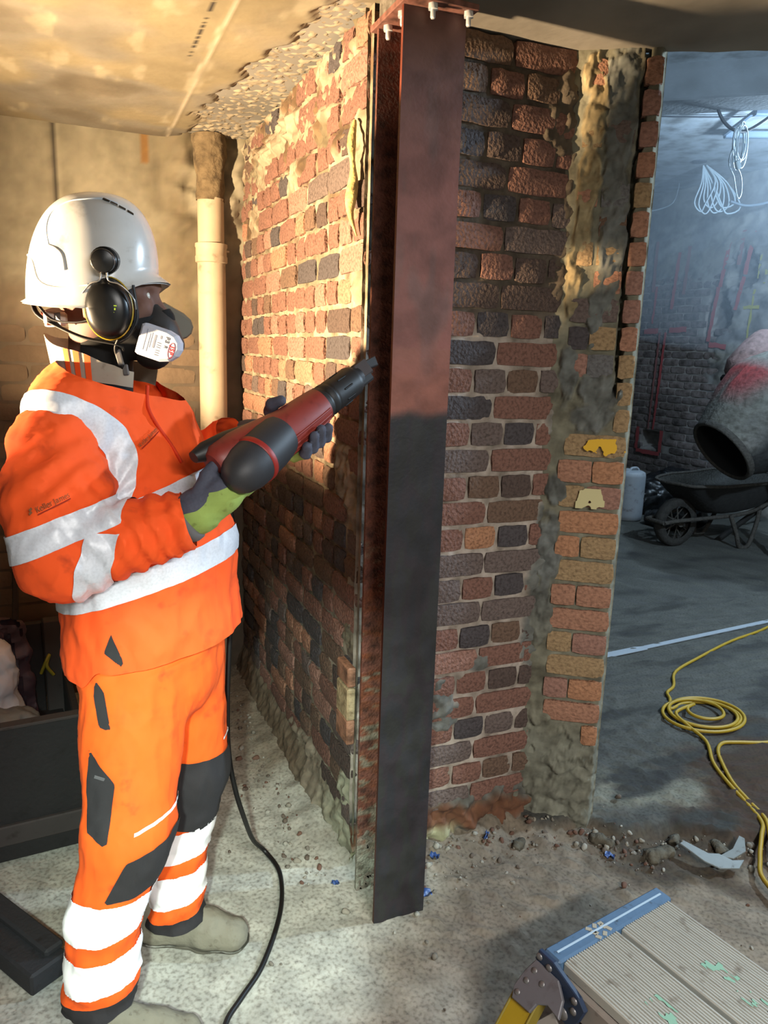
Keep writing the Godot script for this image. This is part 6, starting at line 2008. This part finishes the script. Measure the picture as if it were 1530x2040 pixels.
	for q in [[Vector3(-0.738, 1.632, -1.60), Vector3(-0.708, 1.600, -1.555), Vector3(-0.660, 1.576, -1.540), Vector3(-0.604, 1.556, -1.528), Vector3(-0.540, 1.545, -1.530), Vector3(-0.532, 1.535, -1.540)], [Vector3(-0.705, 1.625, -1.54), Vector3(-0.670, 1.590, -1.535), Vector3(-0.62, 1.585, -1.525), Vector3(-0.59, 1.59, -1.52)], [Vector3(-0.535, 1.555, -1.525), Vector3(-0.545, 1.535, -1.535), Vector3(-0.540, 1.505, -1.550), Vector3(-0.535, 1.488, -1.570)], [Vector3(-0.505, 1.66, -1.53), Vector3(-0.500, 1.60, -1.535), Vector3(-0.515, 1.565, -1.53), Vector3(-0.535, 1.550, -1.53)]]:
		pp("strap", Geo.new().tube(curve(q, 5), 0.0055, 6, Color.WHITE, 0.4), rubber, root, "black harness strap")
	pp("buckle", Geo.new().box(Transform3D(Basis(Vector3.BACK, 0.25), Vector3(-0.541, 1.520, -1.538)), Vector3(0.012, 0.032, 0.006), 0.002), mat("buckle_grey", Color(0.36, 0.35, 0.35), 0.4), root)
	pp("buckle", Geo.new().box(Transform3D(Basis(Vector3.BACK, 0.15), Vector3(-0.535, 1.495, -1.555)), Vector3(0.012, 0.022, 0.006), 0.002), M["buckle_grey"], root)
	# half mask with two filters
	var mf := Field.new(Vector3(-0.58, 1.48, -1.74), Vector3(-0.39, 1.67, -1.50), 0.0055)
	mf.bone(Vector3(-0.498, 1.622, -1.62), Vector3(-0.488, 1.575, -1.62), 0.020, 0.038, 0.02)
	mf.bone(Vector3(-0.490, 1.575, -1.62), Vector3(-0.498, 1.535, -1.62), 0.044, 0.040, 0.02)
	mf.bone(Vector3(-0.485, 1.56, -1.62), Vector3(-0.455, 1.548, -1.62), 0.030, 0.024, 0.015)
	mf.bone(Vector3(-0.475, 1.56, -1.60), Vector3(-0.465, 1.552, -1.548), 0.026, 0.022, 0.012)
	mf.bone(Vector3(-0.475, 1.57, -1.64), Vector3(-0.490, 1.585, -1.70), 0.026, 0.022, 0.012)
	pp("respirator", mf.surface(), mat("mask_grey", Color(0.15, 0.145, 0.145), 0.6), root, "dark half mask respirator")
	var e1 := Vector3(0.935, -0.30, 0.10).normalized()
	var e2 := Vector3(0.30, 0.945, 0.02).normalized()
	var e3 := e1.cross(e2).normalized()
	e2 = e3.cross(e1)
	var filt := PackedVector2Array()
	for q in [[-0.042, -0.031], [-0.036, -0.034], [0.012, -0.033], [0.030, -0.026], [0.042, -0.012], [0.046, 0.002], [0.042, 0.016], [0.030, 0.027], [0.012, 0.031], [-0.036, 0.030], [-0.042, 0.026]]:
		filt.append(Vector2(q[0], q[1]))
	var fw := mat("filter_white", Color(0.74, 0.76, 0.82), 0.5)
	var fx := Transform3D(Basis(e1, e2, e3), Vector3(-0.455, 1.549, -1.545))
	var fc := pp("filter", Geo.new().prism(filt, fx, 0.026, 0.005), fw, root, "white filter cartridge with printed label")
	var grey := mat("filter_print", Color(0.33, 0.35, 0.40), 0.6)
	# printed marks, reading along the short side of the cartridge
	var turned := Basis(-e2, e1, e3)
	var put := func(text: String, u: float, v: float, size: float, m) -> void:
		var font := SystemFont.new()
		font.font_names = PackedStringArray(["Droid Sans"])
		font.font_weight = 700
		var tm := TextMesh.new()
		tm.font = font
		tm.text = text
		tm.font_size = 32
		tm.pixel_size = size / 32.0
		tm.depth = 0.0004
		var o := part("print", tm, m, fc, "printed lettering")
		o.transform = Transform3D(turned, fx * Vector3(u, v, 0.0263) - PO)
	put.call("JSP", 0.031, -0.004, 0.0125, mat("print_jsp", Color(0.72, 0.10, 0.14), 0.6))
	put.call("P3", 0.0175, 0.013, 0.0115, grey)
	put.call("R", 0.0175, -0.001, 0.009, grey)
	put.call("||| |||", 0.004, -0.010, 0.008, grey)
	var oval := []
	for k in 21:
		oval.append(fx * Vector3(0.0305 + cos(k * TAU / 20.0) * 0.0062, -0.004 + sin(k * TAU / 20.0) * 0.0155, 0.0262))
	pp("print_oval", Geo.new().tube(oval, 0.0006, 4), M["print_jsp"], fc, "red oval")
	for q in [[-0.026, 0.0, 0.0012, 0.042], [-0.0185, -0.004, 0.001, 0.036], [-0.0145, 0.002, 0.001, 0.030], [-0.007, 0.002, 0.004, 0.026], [0.004, 0.014, 0.0035, 0.006]]:
		pp("print_line", Geo.new().box(Transform3D(fx.basis, fx * Vector3(q[0], q[1], 0.0262)), Vector3(q[2], q[3], 0.0004)), mat("print_pale", Color(0.50, 0.53, 0.60), 0.6) if not M.has("print_pale") else M["print_pale"], fc)
	var lx := Transform3D(Basis(Vector3(0.72, -0.45, -0.53).normalized(), Vector3(0.5, 0.86, 0.0).normalized(), Vector3(0.46, -0.26, 0.84).normalized()), Vector3(-0.49, 1.598, -1.735))
	pp("filter", Geo.new().prism(filt, lx.orthonormalized(), 0.024, 0.005), mat("filter_grey", Color(0.50, 0.50, 0.47), 0.6), root, "pale grey filter cartridge on the far side")

# ---- gloves
func finger(f: Field, pts: Array, r0: float, r1: float) -> void:
	for k in pts.size() - 1:
		f.bone(pts[k], pts[k + 1], lerpf(r0, r1, float(k) / (pts.size() - 1)), lerpf(r0, r1, float(k + 1) / (pts.size() - 1)), 0.006)

func build_hands(root: Node3D) -> void:
	var lime := mat("glove_lime", Color(0.58, 0.67, 0.34), 0.85, "grime", 5.0, "cloth", 0.06)
	var grey := mat("glove_grey", Color(0.29, 0.30, 0.36), 0.8, "cloth", 4.0, "grain", 0.08)
	# right hand: cups the rear of the drill from below, thumb up its near side
	var rf := Field.new(Vector3(-0.46, 1.15, -1.60), Vector3(-0.17, 1.40, -1.36), 0.005)
	var w := Vector3(-0.392, 1.212, -1.43)
	var ax := Vector3(0.62, 0.53, -0.30).normalized()
	rf.bone(w - Vector3(0.012, 0.004, 0), w + Vector3(0.03, 0.02, 0), 0.038, 0.040, 0.012)
	rf.bone(w + Vector3(0.03, 0.02, 0), Vector3(-0.315, 1.268, -1.435), 0.042, 0.036, 0.02, Vector3(-0.45, 0.85, 0.25), 0.85, 0.75)
	rf.bone(Vector3(-0.315, 1.268, -1.435), Vector3(-0.285, 1.285, -1.455), 0.036, 0.030, 0.02, Vector3(-0.3, 0.6, 0.7), 0.9, 0.8)
	for k in 4:
		var o := Vector3(0.004, -0.0075, -0.0185) * k + Vector3(0.0, 0.008, 0.006)
		var l: float = [0.96, 1.06, 1.0, 0.82][k]
		var b := Vector3(-0.292, 1.279, -1.440) + o
		finger(rf, [b, b + (ax * 0.036 + Vector3(0, -0.004, 0)) * l, b + (ax * 0.064 + Vector3(0, 0.0, 0)) * l, b + (ax * 0.086 + Vector3(0, 0.006, 0.0)) * l], 0.0118, 0.0092)
	finger(rf, [Vector3(-0.362, 1.245, -1.428), Vector3(-0.352, 1.275, -1.420), Vector3(-0.342, 1.305, -1.428), Vector3(-0.328, 1.328, -1.445)], 0.017, 0.011)
	var rg := rf.surface()
	wrinkle(rg, 0.0015, 3000.0, 3.0)
	var edge := func(p: Vector3) -> float:
		# coated palm side: above a slanting line, ragged
		return (p.y - 1.283 - 0.36 * (p.x + 0.31)) * 0.94 + fn.get_noise_3dv(p * 1500.0) * 0.004 + (0.022 if p.x < -0.335 else 0.0) * sstep(-0.30, -0.36, p.x)
	var cut := func(p: Vector3) -> float: return (p - w).dot((Vector3(-0.315, 1.268, -1.435) - w).normalized()) + 0.004
	var hand := pp("glove", clip(rg, [cut]), lime, root, "lime right glove with grey palm")
	pp("palm_coating", clip(rg, [edge], 0.0012), grey, hand, "grey coated palm and fingertips")
	var cuff := (Vector3(-0.315, 1.268, -1.435) - w).normalized()
	pp("glove_cuff", Geo.new().tube([w - cuff * 0.006, w + cuff * 0.004, w + cuff * 0.016, w + cuff * 0.020], [0.046, 0.049, 0.048, 0.044], 24), mat("cuff_grey", Color(0.40, 0.395, 0.40), 0.8), hand, "grey knitted cuff")
	# left hand: wraps the front of the body from the far side
	var A := Vector3(-0.190, 1.396, -1.585)
	var d := Vector3(0.58, 0.46, -0.67).normalized()
	var to_eye := (Vector3(0, 1.55, 0) - A)
	to_eye = (to_eye - d * to_eye.dot(d)).normalized()
	var low := d.cross(to_eye).normalized()
	if low.y > 0:
		low = -low
	var lf := Field.new(A - Vector3.ONE * 0.155, A + Vector3.ONE * 0.12, 0.005)
	var ringp := func(along: float, ang: float, r: float) -> Vector3:
		# ang: 0 behind the drill, 90 on its lower right side, 180 facing the viewer
		return A + d * along + (-to_eye * cos(ang) + low * sin(ang)) * r
	var wl := Vector3(-0.352, 1.345, -1.785)
	lf.bone(wl, wl.lerp(ringp.call(-0.02, 0.0, 0.066), 0.45), 0.034, 0.036, 0.015)
	lf.bone(wl.lerp(ringp.call(-0.02, 0.0, 0.066), 0.45), ringp.call(0.0, 0.1, 0.064), 0.036, 0.034, 0.02, d, 0.55, 0.55)
	lf.bone(ringp.call(-0.03, 0.2, 0.060), ringp.call(0.03, 0.2, 0.060), 0.020, 0.020, 0.015)
	for k in 4:
		var al := 0.032 - k * 0.0225
		var reach: float = [2.15, 2.35, 2.3, 2.05][k]
		finger(lf, [ringp.call(al, 0.35, 0.062), ringp.call(al, 1.0, 0.064), ringp.call(al + 0.002, 1.65, 0.063), ringp.call(al + 0.003, reach, 0.058)], 0.0118, 0.0095)
	finger(lf, [ringp.call(0.0, -0.35, 0.064), ringp.call(-0.008, -0.9, 0.066), ringp.call(-0.012, -1.35, 0.062), ringp.call(-0.004, -1.75, 0.056)], 0.015, 0.0105)
	var lg := lf.surface()
	var tips := clip(lg, [func(p): return (p - A).dot(to_eye) + 0.012 - 0.25 * (p - A).dot(low) + fn.get_noise_3dv(p * 1500.0) * 0.004 if (p - A).dot(low) > 0.0 else 0.02], 0.0012)
	var lh := pp("glove", lg, lime, root, "lime left glove with grey fingertips")
	pp("palm_coating", tips, grey, lh, "grey coated fingertips")
	build_drill(A, d, to_eye, low)

func build_drill(A: Vector3, d: Vector3, to_eye: Vector3, low: Vector3) -> void:
	var t := thing("power_drill", "red and black hammer drill held up to the column by the worker", "drill", PERSON_AT, -23.0)
	var base := Vector3(0, A.y, 0)
	var red := mat("drill_red", Color(0.52, 0.19, 0.155), 0.45, "grime", 5.0)
	var dark := mat("drill_black", Color(0.125, 0.115, 0.115), 0.5, "cloth", 5.0)
	var cap := mat("drill_grey", Color(0.17, 0.17, 0.185), 0.55, "cloth", 4.0)
	var steel := mat("bit_steel", Color(0.26, 0.21, 0.19), 0.5)
	steel.metallic = 0.5
	# axes: y along the drill, x lower right, z towards the viewer
	var xf := Transform3D(Basis(low, d, low.cross(d).normalized()), A)
	if xf.basis.z.dot(to_eye) < 0:
		xf.basis.z = -xf.basis.z
		xf.basis.x = -xf.basis.x
	var ring := func(y: float, rx: float, rz: float, ox := 0.0, oz := 0.0, sq := 1.0) -> PackedVector3Array:
		var r := PackedVector3Array()
		for k in 32:
			var a := TAU * k / 32.0
			var c := pow(absf(cos(a)), sq) * signf(cos(a))
			var s := pow(absf(sin(a)), sq) * signf(sin(a))
			r.append(xf * Vector3(ox + c * rx, y, oz - s * rz))
		return r
	var rings := []
	for q in [[-0.215, 0.026, 0.026, -0.030], [-0.20, 0.040, 0.038, -0.026], [-0.15, 0.048, 0.044, -0.018], [-0.09, 0.049, 0.046, -0.008], [-0.03, 0.046, 0.045, 0.0], [0.03, 0.0425, 0.0425, 0.0], [0.072, 0.039, 0.039, 0.0]]:
		rings.append(ring.call(q[0], q[1], q[2], q[3], 0.0, 0.9))
	var bodyp := pp("motor_body", Geo.new().loft(rings), red, t, "red motor housing")
	# raised ribs along the red housing
	for k in 5:
		var a := -0.2 + k * 0.32
		var p := func(y: float, r: float) -> Vector3: return xf * Vector3(cos(a) * r, y, sin(a) * r)
		pp("rib", Geo.new().tube([p.call(-0.06, 0.0470), p.call(-0.02, 0.0456), p.call(0.03, 0.0428), p.call(0.066, 0.0395)], 0.0030, 6), red, bodyp)
	# black rear cap with its red ring, on the near side of the handle
	var cy := Vector3(0.10, -0.97, 0.22).normalized()  # cap axis in the drill's axes: backwards, a little to the viewer
	var co := xf * Vector3(0.004, -0.105, 0.016)
	var cxd := (xf.basis * cy).normalized()
	var cf := frame_at(co, cxd, to_eye)
	var cl := Transform3D(Basis(cf.basis.z, cf.basis.x, cf.basis.y), co)
	var capp := pp("rear_cap", Geo.new().lathe(cl, [Vector2(0.047, -0.045), Vector2(0.0495, -0.03), Vector2(0.051, 0.0), Vector2(0.050, 0.045), Vector2(0.047, 0.078), Vector2(0.040, 0.102), Vector2(0.029, 0.120), Vector2(0.014, 0.130), Vector2(0, 0.132)], 36), cap, t, "dark rounded rear cap")
	pp("red_ring", Geo.new().lathe(cl, [Vector2(0.0500, 0.040), Vector2(0.0520, 0.041), Vector2(0.0515, 0.051), Vector2(0.0490, 0.053)], 36), mat("ring_red", Color(0.55, 0.12, 0.08), 0.5), capp, "red ring")
	var wing := []
	for q in [[-0.23, 0.012, 0.014, -0.066], [-0.20, 0.022, 0.020, -0.060], [-0.15, 0.027, 0.026, -0.048], [-0.09, 0.027, 0.030, -0.032], [-0.04, 0.02, 0.03, -0.016]]:
		wing.append(ring.call(q[0], q[1], q[2], q[3], -0.012))
	pp("handle", Geo.new().loft(wing), dark, t, "dark handle behind the cap")
	var fr := Transform3D(xf.basis, A)
	var chuck := pp("chuck", Geo.new().lathe(fr, [Vector2(0.038, 0.066), Vector2(0.038, 0.082), Vector2(0.038, 0.082), Vector2(0.034, 0.085), Vector2(0.034, 0.091), Vector2(0.0365, 0.094), Vector2(0.0365, 0.102), Vector2(0.0365, 0.102), Vector2(0.034, 0.104), Vector2(0.034, 0.110), Vector2(0.0355, 0.113), Vector2(0.0345, 0.180), Vector2(0.032, 0.190), Vector2(0.028, 0.194), Vector2(0.028, 0.194), Vector2(0.022, 0.197), Vector2(0.020, 0.21), Vector2(0.014, 0.214), Vector2(0, 0.215)], 32), dark, t, "black chuck")
	for k in 9:
		var a := TAU * k / 9.0
		pp("grip_slot", Geo.new().tube([fr * Vector3(cos(a) * 0.0350, 0.130, sin(a) * 0.0350), fr * Vector3(cos(a) * 0.0346, 0.155, sin(a) * 0.0346)], 0.0022, 5), mat("slot_black", Color(0.03, 0.03, 0.03), 0.6) if not M.has("slot_black") else M["slot_black"], chuck)
	var bit := pp("chisel_bit", Geo.new().box(fr.translated_local(Vector3(-0.006, 0.224, 0)), Vector3(0.040, 0.045, 0.026), 0.004), steel, t, "brown steel chisel bit")
	pp("bit_neck", Geo.new().box(fr.translated_local(Vector3(0.016, 0.212, 0)), Vector3(0.022, 0.05, 0.024), 0.004), dark, bit)
	pp("bit_tip", Geo.new().prism(PackedVector2Array([Vector2(-0.014, 0.244), Vector2(0.006, 0.244), Vector2(0.012, 0.272), Vector2(-0.010, 0.280)]), fr.translated_local(Vector3(-0.004, 0, -0.007)), 0.014, 0.002), mat("tip_dark", Color(0.13, 0.11, 0.11), 0.6), bit)
	# black lead hanging past the worker's hip and trailing over the floor
	var o := part("drill_lead", Geo.new().tube(curve(LEAD, 6), 0.0068, 8), mat("lead_black", Color(0.05, 0.05, 0.055), 0.5, "cloth", 6.0), self)
	tag(o, "black drill lead hanging by the worker's hip and trailing over the floor", "cable")

const PERSON_AT := Vector3(-0.608, 0, 0.204)
const LEAD := [Vector3(-0.40, 1.24, 0.12), Vector3(-0.37, 1.10, 0.105), Vector3(-0.376, 0.92, 0.098), Vector3(-0.383, 0.785, 0.095), Vector3(-0.388, 0.646, 0.090), Vector3(-0.386, 0.50, 0.085), Vector3(-0.365, 0.37, 0.06), Vector3(-0.330, 0.24, 0.01), Vector3(-0.285, 0.10, -0.075), Vector3(-0.240, 0.022, -0.12), Vector3(-0.218, 0.012, -0.03), Vector3(-0.240, 0.012, 0.087), Vector3(-0.284, 0.012, 0.193), Vector3(-0.354, 0.012, 0.311), Vector3(-0.420, 0.012, 0.383), Vector3(-0.468, 0.012, 0.439), Vector3(-0.490, 0.012, 0.52), Vector3(-0.47, 0.012, 0.65)]

func _ready() -> void:
	rng.seed = 4711
	fn.seed = 5
	fn.fractal_octaves = 3
	fold.seed = 9
	fold.fractal_octaves = 2
	setup_view()
	materials()
	build_shell()
	build_column()
	build_pipe()
	build_person()
	build_platform()
	build_left()
	build_right_room()
	build_rubble()
	haze()
